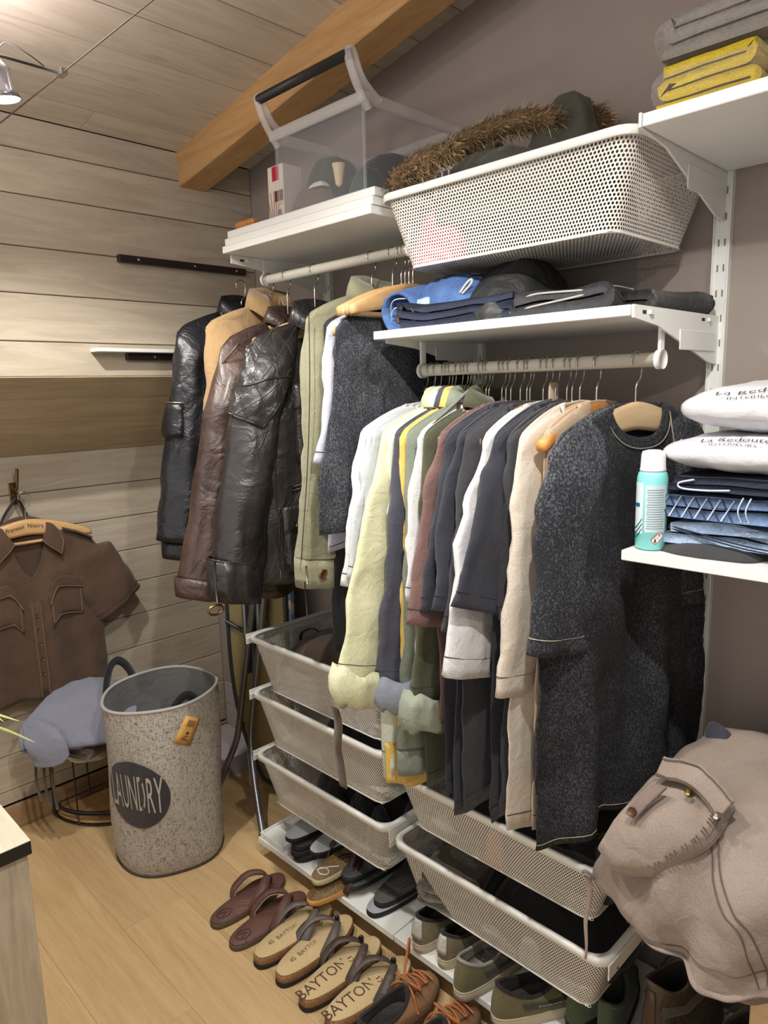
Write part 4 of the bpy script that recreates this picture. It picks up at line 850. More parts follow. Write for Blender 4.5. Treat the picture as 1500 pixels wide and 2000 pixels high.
textO('gold_print', 'WIM', .055, lambda x, y: (1.535-y*.35, -.355+x*.1, .515+x*.0) if 0 else (1.51+x*.6, -.27+y*.8+x*.3, .5185), mat('gold_ink', (150, 120, 60), .5), t)
heap('orange_cloth', 'orange cloth showing through the mesh of the upper right basket', 'clothing', 1.32, -.345, .395, .026, .014, .075, fab('orange', (214, 148, 44)), 45)
folded('folded_trousers', 'grey-brown trousers folded at left in the lower right basket', 'trousers', 1.15, -.22, .19, .17, .28, 4, .027, gy, 47, .25, jit=.012)
heap('black_clothes', 'black clothes filling the lower right basket', 'clothing', 1.42, -.20, .19, .18, .14, .125, F_['blk'], 49)
heap('white_underwear', 'small white cloth showing through front of the lower right basket', 'clothing', 1.42, -.345, .186, .03, .014, .055, F_['heather'], 50)

tag(surf('cloth_strap', np.array([[(1.075+w_+.006*math.sin(7*v), -.615+.02*v+.003*math.sin(11*v), .80-.20*v) for w_ in (-.012, 0, .012)] for v in np.linspace(0, 1, 22)]), brM, None, thick=.004), 'taupe cloth strap dangling below the pale yellow-green rolled cuff', 'strap')
# --- shorts on the bench -------------------------------------------------
t = thing('wooden_bench', 'pale wooden bench under the cargo shorts at the right edge', 'bench', (2.0, -.26, FZ)); box('seat_board', 1.745, 2.3, -.46, -.06, .535, .565, hang3, t, bev=.003)
for x, y in ((1.83, -.09), (2.26, -.09), (2.26, -.43), (1.93, -.43)): box('leg', x-.018, x+.018, y-.018, y+.018, FZ, .535, hang3, t, bev=.002)
heap('black_coat', 'black coat heaped behind the cargo shorts against the wall', 'coat', 1.95, -.14, .566, .20, .105, .21, F_['blk'], 53)
heap('navy_cloth', 'dark blue cloth between the black coat and the cargo shorts', 'clothing', 1.755, -.19, .566, .05, .06, .245, F_['navyd'], 54)
rows = [[(1.694, -.3, .759), (1.741, -.2, .814), (1.829, -.15, .812), (1.911, -.12, .787)], [(1.68, -.4, .733), (1.753, -.35, .772), (1.874, -.3, .809), (1.963, -.28, .816)], [(1.657, -.45, .663), (1.765, -.46, .719), (1.882, -.42, .772), (2.007, -.4, .794)],
        [(1.62, -.44, .575), (1.763, -.49, .656), (1.882, -.5, .705), (2.034, -.48, .758)], [(1.681, -.46, .538), (1.797, -.5, .582), (1.905, -.51, .633), (2.024, -.5, .69)], [(1.717, -.46, .526), (1.817, -.5, .53), (1.895, -.51, .523), (1.99, -.5, .599)]]
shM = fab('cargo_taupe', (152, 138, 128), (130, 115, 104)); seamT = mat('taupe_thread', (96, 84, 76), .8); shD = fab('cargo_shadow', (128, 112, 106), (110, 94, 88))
t = thing('cargo_shorts', 'taupe cotton cargo shorts with big flap pocket draped over the bench', 'shorts', (1.83, -.4, .53))
B = net(rows, 60, 70, .017, 8, 3); ii, jj = np.meshgrid(np.arange(60), np.arange(70), indexing='ij'); B[..., 1] += .010*np.sin(ii*.16+jj*.22)*ss(ii/25.)*ss((jj-4)/20.)+.006*np.sin(ii*.05-jj*.35)*ss(ii/30.); surf('leg_panel', B, shM, t, thick=.005)
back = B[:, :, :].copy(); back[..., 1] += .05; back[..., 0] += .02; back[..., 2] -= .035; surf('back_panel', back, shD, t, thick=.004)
hemp = B[-1]*1.0+np.array([0, -.004, .001]); tube('hem', hemp, .006, shM, t, flat=.6); tube('hem_seam', B[-6]+np.array([.0, -.0045, .002]), .0010, seamT, t, ns=5)
for j in (34, 36.5): tube('side_seam', smoothpath([B[i, min(69, int(round(j+(i-20)*.55)))]+np.array([-.001, -.0045, .003]) for i in range(20, 60, 5)]+[B[59, min(69, int(j+22))]], 60), .0012, seamT, t, ns=5)
pk = [[(1.722, -.41, .80), (1.787, -.40, .818), (1.85, -.40, .80)], [(1.685, -.475, .745), (1.765, -.49, .765), (1.838, -.475, .758)], [(1.657, -.49, .675), (1.70, -.51, .663), (1.76, -.505, .68)]]
PB = net(pk, 34, 34, .004, 22, 7); d_ = np.zeros_like(PB); e = np.minimum(np.minimum(np.arange(34)[:, None], 33-np.arange(34)[:, None]), np.minimum(np.arange(34)[None], 33-np.arange(34)[None])); lift = np.sin(np.clip(e/5, 0, 1)*PI/2); PB[..., 1] -= .016*lift; PB[..., 2] += .012*lift-.012; PB[..., 1] += .006
cp = surf('cargo_pocket', PB, shM, t, thick=.006); edge = np.concatenate([PB[2:-2, 2], PB[-3, 2:-2], PB[2:-2, -3][::-1], PB[2, 2:-2][::-1]])+np.array([0, -.003, .003]); tube('pocket_seam', edge, .0012, seamT, t, ns=5, closed=True)
edge = np.concatenate([PB[:, 0], PB[-1, :], PB[::-1, -1], PB[0, ::-1]]); tube('pocket_piping', edge, .0035, shM, cp, ns=6, closed=True)
for k in range(16):
    a = PB[int(8+k*1.4), 29]; tube('zip_stitch', [a+np.array([-.004, -.006, .006]), a+np.array([.007, -.006, .0])], .0009, seamT, t, ns=4)
FB = net([[(1.738, -.405, .842), (1.80, -.40, .846), (1.862, -.415, .812)], [(1.735, -.43, .815), (1.795, -.43, .818), (1.845, -.44, .785)]], 8, 24, .003, 30, 9); FB[..., 1] -= .012; FB[..., 2] += .004; surf('pocket_flap', FB, shM, t, thick=.007)
for nm, e in (('flap_seam', FB[1]), ('flap_seam', FB[-2])): tube(nm, e+np.array([0, -.006, .004]), .0011, seamT, t, ns=5)
for k, (p, mm_) in enumerate((((1.80, -.452, .818), brass), ((1.848, -.455, .797), chrome))): V, F = tubeVF([np.array(p), np.array(p)+np.array([-.001, -.006, .003])], .0075, 16); mk('stud', V, F, mm_, cp)
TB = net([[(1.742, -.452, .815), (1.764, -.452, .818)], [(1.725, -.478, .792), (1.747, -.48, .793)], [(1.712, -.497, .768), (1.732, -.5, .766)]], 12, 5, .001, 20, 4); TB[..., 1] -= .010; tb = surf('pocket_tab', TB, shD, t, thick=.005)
V, F = tubeVF([TB[9, 2]+np.array([0, -.003, .002]), TB[9, 2]+np.array([-.001, -.008, .004])], .0075, 16); mk('tab_button', V, F, buttonM, tb)
G = np.array([[(1.622+.003*math.sin(9*v)+w_*(1-.75*v), -.462+.004*math.sin(5*v), .575-.175*v) for w_ in (-.007, 0, .007)] for v in np.linspace(0, 1, 20)]); surf('drawstring', G, shM, t, thick=.002)
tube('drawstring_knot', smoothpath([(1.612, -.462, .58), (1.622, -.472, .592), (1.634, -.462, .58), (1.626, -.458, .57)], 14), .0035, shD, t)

# --- laundry basket --------------------------------------------------------
lx, ly, lr, z0, z1 = .11, -.55, .18, FZ, .54
t = thing('laundry_basket', 'round grey tweed laundry basket with black logo disc on the floor', 'basket', (lx, ly, FZ))
tweed = mat('tweed', (186, 180, 170), .9, 'tweed', (92, 82, 74)); lining = fab('lining_grey', (112, 114, 112), (92, 94, 92)); dk = fab('logo_charcoal', (52, 50, 52), (44, 42, 44))
def lw(a, z, off=0):
    f = (z-z0)/(z1-z0); rr = lr*(1.0+.02*f)+.004*math.sin(3*a+2*f*3)+.003*math.sin(5*a-4*f)-.010*max(0, .08-f)/.08+.006*math.exp(-((a+.9)%(2*PI)-.3)**2*3)*math.sin(f*3); return (lx+(rr+off)*math.cos(a), ly+(rr+off)*math.sin(a), z+.008*f*math.sin(a+.6))
G = np.array([[lw(a, z) for z in np.linspace(z0, z1, 30)] for a in np.linspace(0, 2*PI, 90, endpoint=False)]); surf('outer_fabric', G, tweed, t, cu=True)
Gi = np.array([[lw(a, z, -.006-.010*(1-(z-z0)/(z1-z0))*(1+math.sin(7*a))*.9) for z in np.linspace(z0+.01, z1, 24)] for a in np.linspace(0, 2*PI, 90, endpoint=False)]); Gi[..., 0] += nzv(Gi, 9, 3)*.012*np.linspace(1, 0, 24); surf('inner_lining', Gi, lining, t, cu=True, caps=(0,))
tube('rim_piping', [lw(a, z1, -.002) for a in np.linspace(0, 2*PI, 80, endpoint=False)], .0055, mat('piping', (168, 164, 160), .8), t, closed=True); tube('base_piping', [lw(a, z0+.006, .001) for a in np.linspace(0, 2*PI, 80, endpoint=False)], .004, mat('piping_dark', (70, 60, 56), .8), t, closed=True)
strap = fab('strap_black', (26, 27, 30))
def handle(a0, a1, hh, off, drop):
    P = []
    for q in np.linspace(0, 1, 26): a = a0+(a1-a0)*q; b = np.array(lw(a, z1, off)); P.append(b+np.array([0, 0, -drop+ (hh+drop)*math.sin(PI*q)**.6]))
    P = np.array(P); N_ = np.array([math.cos((a0+a1)/2), math.sin((a0+a1)/2), 0]); Tn = np.gradient(P, axis=0); W = np.cross(Tn, N_); W /= np.linalg.norm(W, axis=1)[:, None]+1e-9; surf('handle', np.stack([P-W*.014, P, P+W*.014], 1), strap, t, thick=.003)
handle(A(178), A(222), .075, .006, .05); handle(A(22), A(-22), .02, -.02, .09)
ca, cz, cr = A(-61), .265, .115
G = np.array([[lw(ca+cr*v*math.cos(q)/lr, cz+cr*v*math.sin(q), .0022) for v in np.linspace(0, 1, 10)] for q in np.linspace(0, 2*PI, 48, endpoint=False)]); ld = surf('logo_disc', G, dk, t, cu=True)
textO('logo_text', 'LAUNDRY', .06, lambda x, y: lw(ca+x/lr, cz+y*2.9, .0035), mat('logo_thread', (176, 170, 160), .9), ld, sx=.70)
def tg(x, y): c, s = math.cos(-.55), math.sin(-.55); X, Y = x*c-y*s, x*s+y*c; return X, Y
ta, tz = A(-3), .455
for nm, (hx, hy), m_, of in (('tag', (.030, .042), mat('tag_orange', (204, 156, 84), .6), .006),):
    G = np.array([[lw(ta+tg(a, b)[0]/lr, tz+tg(a, b)[1], of) for b in np.linspace(-hy, hy, 4)] for a in np.linspace(-hx, hx, 4)]); surf(nm, G, m_, t, thick=.001, label='orange cardboard price tag'); tgo = bpy.data.objects['tag']
VF = [([lw(ta+tg(a, b)[0]/lr, tz+tg(a, b)[1], .0075) for a, b in ((-.014+k*.0032, .012), (-.0125+k*.0032, .012), (-.0125+k*.0032, .032), (-.014+k*.0032, .032))], [[0, 1, 2, 3]]) for k in range(9)]
V, F = join(VF); mk('barcode', V, F, inkM, tgo, smooth=False); VF = [([lw(ta+tg(a, b)[0]/lr, tz+tg(a, b)[1], .0075) for a, b in q], [[0, 1, 2, 3]]) for q in [((-.004, -.012), (.006, -.012), (.006, -.004), (-.004, -.004)), ((-.012, -.03), (.012, -.03), (.012, -.0275), (-.012, -.0275)), ((-.012, -.024), (.004, -.024), (.004, -.022), (-.012, -.022)), ((-.006, -.018), (.01, -.018), (.01, -.016), (-.006, -.016))]]; V, F = join(VF); mk('tag_print', V, F, inkM, tgo, smooth=False)

# --- ironing board ------------------------------------------------------------
t = thing('ironing_board', 'folded ironing board with blue patterned cover and steel tube legs, standing upright', 'board', (.12, -.14, FZ))
def outl(k=0.):
    pts = []
    for z in np.linspace(.02, 1.35, 26): f = min(1, (z-.02)/.42); pts.append((.19+k)*math.sin(PI/2*f**.62) if f < 1 else .19+k)
    zz_ = list(np.linspace(.02-k, 1.35, 26)); w_ = pts; w_[0] = .035
    return [(.075-a+.03*(1-min(1, (z)/.5)), z) for a, z in zip(w_, zz_)][::-1]+[(.075+a+.03*(1-min(1, z/.5)), z) for a, z in zip(w_, zz_)]
O = outl(0.); tubM = mat('steel_tube', (132, 132, 134), .35, metal=.75); tubD = mat('steel_dark', (70, 72, 76), .4, metal=.6)
tube('rim_frame', [(x, -.135, z) for x, z in O], .009, tubD, t, ns=8, flat=1.)
O2 = outl(.020); n_ = len(O2); V = [(x, y, z) for y in (-.128, -.112) for x, z in O2]; F = [list(range(n_)), list(range(2*n_-1, n_-1, -1))]+[[i, i+n_, (i+1) % n_+n_, (i+1) % n_] for i in range(n_)]
mk('cover', V, F, mat('cover_blue', (120, 140, 168), .9, 'pattern', (206, 196, 176)), t, smooth=False)
V, F = hexes(44, 170, .66); V = V*np.array([.0088, .0078]); Lw = np.array(O[:26][::-1]); x_l = np.interp(V[:, 1]+.02, Lw[:, 1], Lw[:, 0]); Rw = np.array(O[26:]); x_r = np.interp(V[:, 1]+.02, Rw[:, 1], Rw[:, 0])
X = V[:, 0]-.12; ok = (X > x_l) & (X < x_r); ff = F[ok[F].all(1)]; W = np.stack([X, np.full(len(X), -.133), V[:, 1]+.02], 1); us = np.unique(ff); re = -np.ones(len(W), int); re[us] = np.arange(len(us))
mk('steel_mesh', W[us], re[ff], mat('mesh_gold_lit', (206, 188, 134), .5), t, smooth=False, kind='stuff')  # gold tone paints warm light onto the plain steel mesh
mk('mesh_backing', [(x, -.1295, z) for x, z in O], [list(range(len(O)))], mat('felt_ochre', (84, 72, 46), .9), t, smooth=False)
for x in (.03, .075, .12, .155): tube('centre_rail', [(x, -.15, .45 if x < .1 else .55), (x, -.15, 1.33)], .012, tubM if x != .075 else tubD, t, ns=10)
tube('leg', smoothpath([(.10, -.165, 1.0), (.13, -.165, .838), (.074, -.17, .592), (.027, -.18, .379), (.0, -.2, .193), (-.012, -.25, .086), (-.05, -.27, FZ+.02)], 40), .0125, tubM, t, ns=12)
tube('leg', smoothpath([(.19, -.165, 1.0), (.188, -.165, .82), (.135, -.18, .511), (.098, -.2, .248), (.179, -.25, .115), (.336, -.33, FZ+.012)], 40), .0125, tubM, t, ns=12)
tube('cross_bar', [(-.11, -.145, .62), (.22, -.145, .585)], .008, tubD, t); tube('rubber_foot', [(.318, -.322, FZ+.02), (.343, -.333, FZ+.008)], .013, blackP, t, ns=12)
tube('cover_string', smoothpath([(.03, -.16, .16), (.025, -.17, .12), (.035, -.175, .08), (.03, -.17, .03), (.045, -.18, .01), (.06, -.18, .0)], 20), .004, F_['white'], t)

# --- brown shirt on the plank wall ------------------------------------------------
t = thing('wall_hook', 'brass coat hook screwed to the plank wall above the brown shirt', 'hook', (-.39, -.77, 1.18))
tube('prong', smoothpath([(-.393, -.775, 1.20), (-.37, -.772, 1.19), (-.355, -.77, 1.22), (-.352, -.768, 1.265)], 16), [.0045]*12+[.005, .0055, .006, .006], mat('dark_brass', (120, 96, 60), .35, metal=.9), t)
tube('prong', smoothpath([(-.393, -.775, 1.17), (-.36, -.775, 1.155), (-.345, -.775, 1.165), (-.34, -.775, 1.185)], 12), .0045, MC['dark_brass'], t); box('back_plate', -.3995, -.392, -.787, -.763, 1.14, 1.215, MC['dark_brass'], t, bev=.002)
tag(tube('black_strap', smoothpath([(-.372, -.775, 1.165), (-.38, -.83, 1.08), (-.382, -.85, .95), (-.382, -.80, .88), (-.382, -.73, 1.0), (-.378, -.755, 1.13), (-.372, -.775, 1.165)], 40), .011, F_['blk'], flat=.35), 'black bag strap looped behind the brown shirt hanger', 'strap')
sh = hanger('wooden hanger with handwritten name carrying the brown shirt', -.325, -.02, 1.172, hang1, bar=True, th=.014, Y=-.765, group=None)
textO('handwriting', 'Franssoi  Nisaire', .020, lambda x, y: (-.3155, -.775+x, float(1.172+harc(x-.01))-.022+y*1.05), inkM, sh, sx=.9)
t, fr = garment('brown_shirt', 'brown short sleeved work shirt with two chest pockets on the plank wall', 'shirt', -.325, 1.138, F_['brown'], L=.68, hw=.225, hem=.235, th=.034, Y=-.775, sl=[(-1, .27, .09, .085, .035, .15, .0), (1, .27, .09, .085, .035, .165, .0)], seed=77, fold=.016, band=False, neck=(.072, .17), vee=1.4, rz=-.04, nu=96, nv=50)
brE = fab('worn_edge', (126, 100, 76), (104, 80, 60))
G = np.array([[(-.012+.0*q-.010*math.cos(q*PI/2), .068*q*1.08, float(harc(.068*q))+.012+dz-.012*q*q) for dz in (-.01, .022, .030, .012, -.018)] for q in np.linspace(-1, 1, 16)]); G[:, 3:, 0] -= .010; surf('collar', G, F_['brown'], t, local=True, thick=.004)
for s_ in (-1, 1):
    cw = np.array([[(.004, s_*.070, -.062), (.012, s_*.088, -.070), (.014, s_*.104, -.092)], [(.024, s_*.062, -.085), (.032, s_*.086, -.105), (.033, s_*.112, -.128)], [(.034, s_*.044, -.118), (.040, s_*.066, -.142), (.042, s_*.100, -.172)]])
    W = net(cw, 12, 12, .0, 9, 1); surf('collar_wing', W, F_['brown'], t, local=True, thick=.005); tube('wing_edge', np.concatenate([W[:, -1], W[-1, ::-1]])+np.array([.003, 0, 0]), .0016, brE, t, ns=5, local=True)
G = np.array([[fr(u_, .02+.0*u_)+np.array([-.02, 0, -.03-.20*w_]) for w_ in np.linspace(0, 1, 5)] for u_ in np.linspace(-.05, .05, 6)])
for s in (-1, 1):
    a, b = (-.165, -.045) if s < 0 else (.045, .16)
    patch('chest_pocket', t, fr, a, b, .30, .52, .005, F_['brown']); patch('pocket_flap', t, fr, a-.004, b+.004, .275, .345, .011, F_['brown'])
    for q in ([(a+.006, .30), (a+.006, .5), (a+.03, .515), (b-.006, .515), (b-.006, .30)], [(a-.002, .34), (b+.002, .34)]): line('pocket_seam', t, fr, q, .0135 if len(q) == 2 else .0075, brE, .0014)
    tube('epaulette', smoothpath([(.012, s*.12, float(harc(.12))+.014), (.014, s*.17, float(harc(.17))+.012), (.012, s*.215, float(harc(.21))+.004)], 10), .016, F_['brown'], t, local=True, flat=.25)
    line('armhole_seam', t, fr, [(s*.195, .06), (s*.19, .3)], .006, seamD, .0012)
patch('button_placket', t, fr, -.018, .018, .20, .985, .004, F_['brown'])
for v_ in (.30, .42, .54, .66, .78): button(t, fr(.0, v_), .0055, buttonM, .008)
for k in (-.014, .014): line('placket_seam', t, fr, [(k, .21), (k, .98)], .0072, brE, .0012)

# --- wire stand with clothes ---------------------------------------------------------
t = thing('wire_stand', 'black wire quarter-circle corner stand with wooden shelf on the floor', 'stand', (-.25, -.63, FZ)); wM = mat('black_wire', (20, 20, 22), .4)
qx, qy, qr = -.372, -.50, .265
def quarter(z, r_=qr): return [(qx, qy, z)]+[(qx+r_*math.cos(a), qy+r_*math.sin(a), z) for a in np.linspace(0, -PI/2, 16)]
for z, r_ in ((FZ+.006, .0035), (FZ+.045, .0035), (.235, .004)): tube('wire_ring', quarter(z), r_, wM, t, closed=True, ns=6)
tube('front_rail', smoothpath([(qx+.02, qy-qr, FZ+.006), (qx+.02, qy-qr-.004, FZ+.05), (qx+.05, qy-qr+.004, FZ+.062)]+[(qx+(qr+.01)*math.cos(a), qy+(qr+.01)*math.sin(a), FZ+.062) for a in np.linspace(-1.35, -.1, 8)], 40), .005, wM, t)
V = [(x, y, z) for z in (FZ+.012, FZ+.02) for x, y, _ in quarter(0, qr-.004)]; n_ = 17; mk('shelf_plate', V, [list(range(n_)), list(range(2*n_-1, n_-1, -1))]+[[i, i+n_, (i+1) % n_+n_, (i+1) % n_] for i in range(n_)], hang1, t, smooth=False)
V = [(x, y, z) for z in (.236, .241) for x, y, _ in quarter(0, qr-.004)]; mk('shelf_plate', V, [list(range(n_)), list(range(2*n_-1, n_-1, -1))]+[[i, i+n_, (i+1) % n_+n_, (i+1) % n_] for i in range(n_)], wM, t, smooth=False)
for x, y in [(qx, qy), (qx, qy-qr), (qx+qr*.5, qy-qr*.866), (qx+qr*.866, qy-qr*.5), (qx+qr, qy), (qx, qy-qr*.5)]: tube('post', [(x, y, FZ), (x, y, .236)], .003, wM, t, ns=6)
heap('white_cloth', 'crumpled white cloth at bottom of the pile on the wire stand', 'clothing', -.25, -.635, .242, .11, .12, .06, fab('offwhite', (206, 200, 186), (186, 176, 158)), 61, rid=.8)
folded('brown_trousers', 'dark taupe trousers folded under the grey-blue shirt on the wire stand', 'trousers', -.21, -.68, .285, .22, .20, 3, .026, fab('taupe_dark', (96, 84, 78), (72, 62, 58)), 63, .4, jit=.014)
gb = fab('grey_blue', (134, 136, 152), (114, 116, 132)); t = thing('grey_blue_shirt', 'grey-blue cotton shirt draped over the pile on the wire stand', 'shirt', (-.22, -.72, .35))
B = net([[(-.33, -.60, .45), (-.27, -.57, .475), (-.20, -.53, .46), (-.13, -.49, .42)], [(-.31, -.70, .485), (-.25, -.66, .505), (-.17, -.60, .485), (-.09, -.54, .43)], [(-.27, -.80, .455), (-.19, -.745, .455), (-.11, -.66, .44), (-.04, -.58, .40)], [(-.23, -.885, .40), (-.13, -.80, .375), (-.065, -.71, .375), (-.01, -.62, .365)], [(-.21, -.895, .33), (-.125, -.81, .335), (-.06, -.715, .345), (-.0, -.62, .35)]], 40, 44, .012, 10, 5)
surf('shirt_body', B, gb, t, thick=.006); tube('hem_seam', B[-4]+np.array([.004, -.004, 0]), .0013, seamD, t, ns=5)
B = net([[(-.25, -.87, .42), (-.20, -.83, .43), (-.15, -.80, .41)], [(-.19, -.89, .37), (-.13, -.84, .37), (-.10, -.80, .38)], [(-.17, -.875, .29), (-.11, -.83, .29), (-.085, -.79, .33)]], 22, 22, .010, 16, 6); surf('sleeve_fold', B, gb, t, thick=.008)
for k in range(3): tube('loose_fringe', smoothpath([(-.20+.015*k, -.86+.02*k, .29), (-.205+.02*k, -.865+.02*k, .22), (-.19+.012*k, -.86+.02*k, .15-.02*k)], 12), .005, MC['taupe_dark'], t, flat=.5)
heap('grey_bundle', 'grey cloth bundle filling the pile below the grey-blue shirt', 'clothing', -.22, -.68, .365, .11, .15, .085, MC['taupe_dark'], 66)

# --- dark rails and white strip ----------------------------------------------------------
def rail(label, y0, y1, z0, z1, ys):
    t = thing('wall_rail', label, 'rail', (.01, (y0+y1)/2, z0)); box('rail', .0005, .02, y0, y1, z0, z1, mat('wenge', (42, 26, 24), .5, 'wood', (26, 16, 15), bump=('y',)), t)
    for y in ys: V, F = tubeVF([(.019, y, (z0+z1)/2), (.0215, y, (z0+z1)/2)], .0045, 12); mk('screw', V, F, chrome, t)
rail('upper dark wooden rail with three screws on the plank wall', -.52, -.052, 1.911, 1.933, (-.46, -.26, -.095)); rail('lower dark wooden rail just under the white strip', -.52, -.06, 1.611, 1.632, (-.43, -.25, -.1))
tag(box('white_strip', .0005, .055, -.63, -.05, 1.634, 1.645, white, bev=.001), 'thin white shelf strip on the plank wall above the lower rail', 'shelf')

# --- dresser and plant at left ---------------------------------------------------------------
t = thing('dresser', 'low oak dresser with pale top and black edge at bottom left', 'dresser', (.7, -1.55, FZ)); oakG = mat('grey_oak', (188, 176, 154), .6, 'wood', (150, 138, 118), bump=('z',)); oakT = mat('pale_oak_top', (224, 216, 196), .5, 'wood', (196, 184, 160))
box('side_panel', .35, 1.005, -2.0, -1.249, FZ, .738, oakG, t, bev=.001); box('top_panel', .34, 1.012, -2.01, -1.243, .745, .762, oakT, t, bev=.001); box('edge_band', .341, 1.013, -2.009, -1.2435, .738, .7445, blackP, t, bev=.0005); box('edge_strip', 1.0121, 1.014, -2.009, -1.244, .738, .761, blackP, t, bev=0)
t = thing('potted_plant', 'potted plant on the dresser, two pale green leaf tips reaching in', 'plant', (.55, -1.42, .762)); lf = mat('leaf', (186, 198, 128), .5, 'plain', bump=(60, .3)); lathe('pot', [(.04, .7625), (.055, .82), (.058, .85), (.05, .85), (.045, .83)], .50, -1.46, white, t)
for p in ([(.50, -1.46, .84), (.52, -1.36, .90), (.60, -1.23, .87), (.70, -1.15, .84)], [(.50, -1.46, .84), (.52, -1.3, .83), (.56, -1.22, .80), (.60, -1.17, .80), (.762, -1.145, .813)], [(.50, -1.46, .84), (.50, -1.32, .88), (.58, -1.19, .84), (.625, -1.16, .818)], [(.5, -1.46, .84), (.42, -1.4, .95), (.35, -1.35, .96)], [(.5, -1.46, .84), (.56, -1.5, .96), (.6, -1.52, 1.0)]):
    P = smoothpath(p, 20); wv = .0065*np.sin(np.linspace(.35, PI-.05, 20))[:, None]; sd = np.array([[-.3, .2, .93]]); surf('leaf', np.stack([P-sd*wv, P+np.array([0, 0, -.0005]), P+sd*wv], 1), lf, t, thick=.0008)

# ================================================================== footwear
def ol(L, W, n=48, hl=.80, wa_=.70, bl=1., tp=.86, asym=.0):
    out = []
    for k in range(n):
        f = 2*PI*k/n; y = L*(.5-.5*math.cos(f)); q = y/L; sh_ = np.interp(q, [0, .15, .42, .70, .9, 1], [hl, hl, wa_, bl, tp, tp*.9]); out.append((W/2*math.copysign(abs(math.sin(f))**.72, math.sin(f))*sh_*1.04+asym*W*.35*math.sin(PI*q*.9)**2*(q-.3), y))
    return np.array(out)
def slab(name, O, z0, z1, m, t, k0=1., k1=1., rise=0., **kw):
    L = O[:, 1].max(); c = O.mean(0); G = []
    for kk, z in ((k0*.97, z0), (k0, z0+.002), (k1, z1-.002), (k1*.97, z1)):
        q = c+(O-c)*kk; G.append([(p[0], p[1], z+rise*max(0, p[1]/L-.65)**2*4) for p in q])
    return surf(name, np.array(G), m, t, cv=True, caps=(), local=True) if 0 else mk(name, np.array(G), gridF(4, len(O), False, True)[:, ::-1].tolist()+[list(range(len(O)))[::-1][::-1], [3*len(O)+i for i in range(len(O))]], m, t, local=True, **kw)
def place(t, pos, rz): t.location = pos; t.rotation_euler = (0, 0, rz)
cork = mat('cork', (158, 120, 78), .9, 'cork', (118, 84, 52)); suede = fab('footbed_suede', (206, 182, 138), (192, 166, 122)); rubB = mat('rubber_black', (20, 20, 22), .7)
stG = mat('strap_grey', (104, 98, 92), .5, 'leather', (84, 78, 74)); stT = mat('strap_taupe', (88, 76, 66), .5, 'leather', (68, 58, 50)); stB = mat('strap_brown', (92, 82, 76), .5, 'leather', (72, 64, 58))
def strapS(name, t, pts, w, m, n=24, th=.003, local=True):
    P = smoothpath(pts, n); T = np.gradient(P, axis=0); T /= np.linalg.norm(T, axis=1)[:, None]; c = P.mean(0); c[2] -= .03; Nn = P-c; Nn -= T*(Nn*T).sum(1)[:, None]; Nn /= np.linalg.norm(Nn, axis=1)[:, None]; W = np.cross(T, Nn)
    ww = np.broadcast_to(np.asarray(w, float) if np.ndim(w) == 0 else np.interp(np.linspace(0, 1, n), np.linspace(0, 1, len(w)), w), (n,))[:, None]; return surf(name, np.stack([P-W*ww/2, P+Nn*.0015, P+W*ww/2], 1), m, t, local=True, thick=th)
def sandal(label, x, y, rz, big, stm, mir=1, L=.272):
    t = thing('thong_sandal', label, 'sandal', (x, y, FZ), rz, 'cork thong sandals on the floor'); O = ol(L, .100, wa_=.80); O[:, 0] *= mir
    slab('outsole', O, 0, .012, rubB, t, 1.01, 1.01, .004); slab('cork_midsole', O, .012, .034, cork, t, 1.0, 1.0, .004); fb = slab('footbed', O, .034, .0385, suede, t, .985, .955, .004)
    pst = (.006*mir, L*.80, .044)
    strapS('strap', t, [(-.050, L*.40, .018), (-.055, L*.45, .045), (-.040, L*.60, .072), (-.012, L*.74, .068), pst], [.036, .034, .026, .018, .008], stm)
    strapS('strap', t, [(.050, L*.42, .018), (.054, L*.47, .045), (.042, L*.62, .072), (.018, L*.75, .068), pst], [.036, .034, .026, .018, .008], stm)
    tube('toe_post', [(pst[0], pst[1], .038), (pst[0], pst[1], .066)], .004, stm, t, local=True); tube('stud', [(pst[0], pst[1]-.004, .066), (pst[0], pst[1]-.005, .072)], .0075, blackP, t, local=True)
    if big: textO('footbed_print', 'BAYTON', .046, lambda a, b: (-b*1.0-.004, L*.27+a, .0392), mat('print_brown', (78, 60, 46), .8), fb, sx=.86, local=True); tube('anchor_mark', [(0-.004, L*.27+.088, .0394), (-.004, L*.27+.10, .0394)], .0015, MC['print_brown'], fb, local=True); tube('anchor_mark', [(.006-.004+.008*math.cos(a), L*.27+.093+.007*math.sin(a), .0394) for a in np.linspace(-1.5, 1.5, 8)], .001, MC['print_brown'], fb, local=True)
    else: textO('footbed_print', '45  BAYTON', .020, lambda a, b: (-b-.004, L*.36+a, .0392), mat('print_brown', (78, 60, 46), .8), fb, sx=.9, local=True)
sandal('cork sandal with grey straps and small lettering, beside the brown flip-flops', .765, -.663, .02, False, stG, -1)
sandal('second cork sandal with grey straps and small lettering', .858, -.658, .06, False, stG)
sandal('cork sandal with large lettering and taupe straps, third from left', .960, -.662, .0, True, stT, -1)
sandal('cork sandal with large lettering nearest the camera', 1.052, -.656, -.06, True, stB)
lthr = mat('flipflop_leather', (112, 78, 68), .6, 'leather', (88, 58, 52)); lt2 = fab('strap_lining', (168, 156, 134), (150, 136, 114))
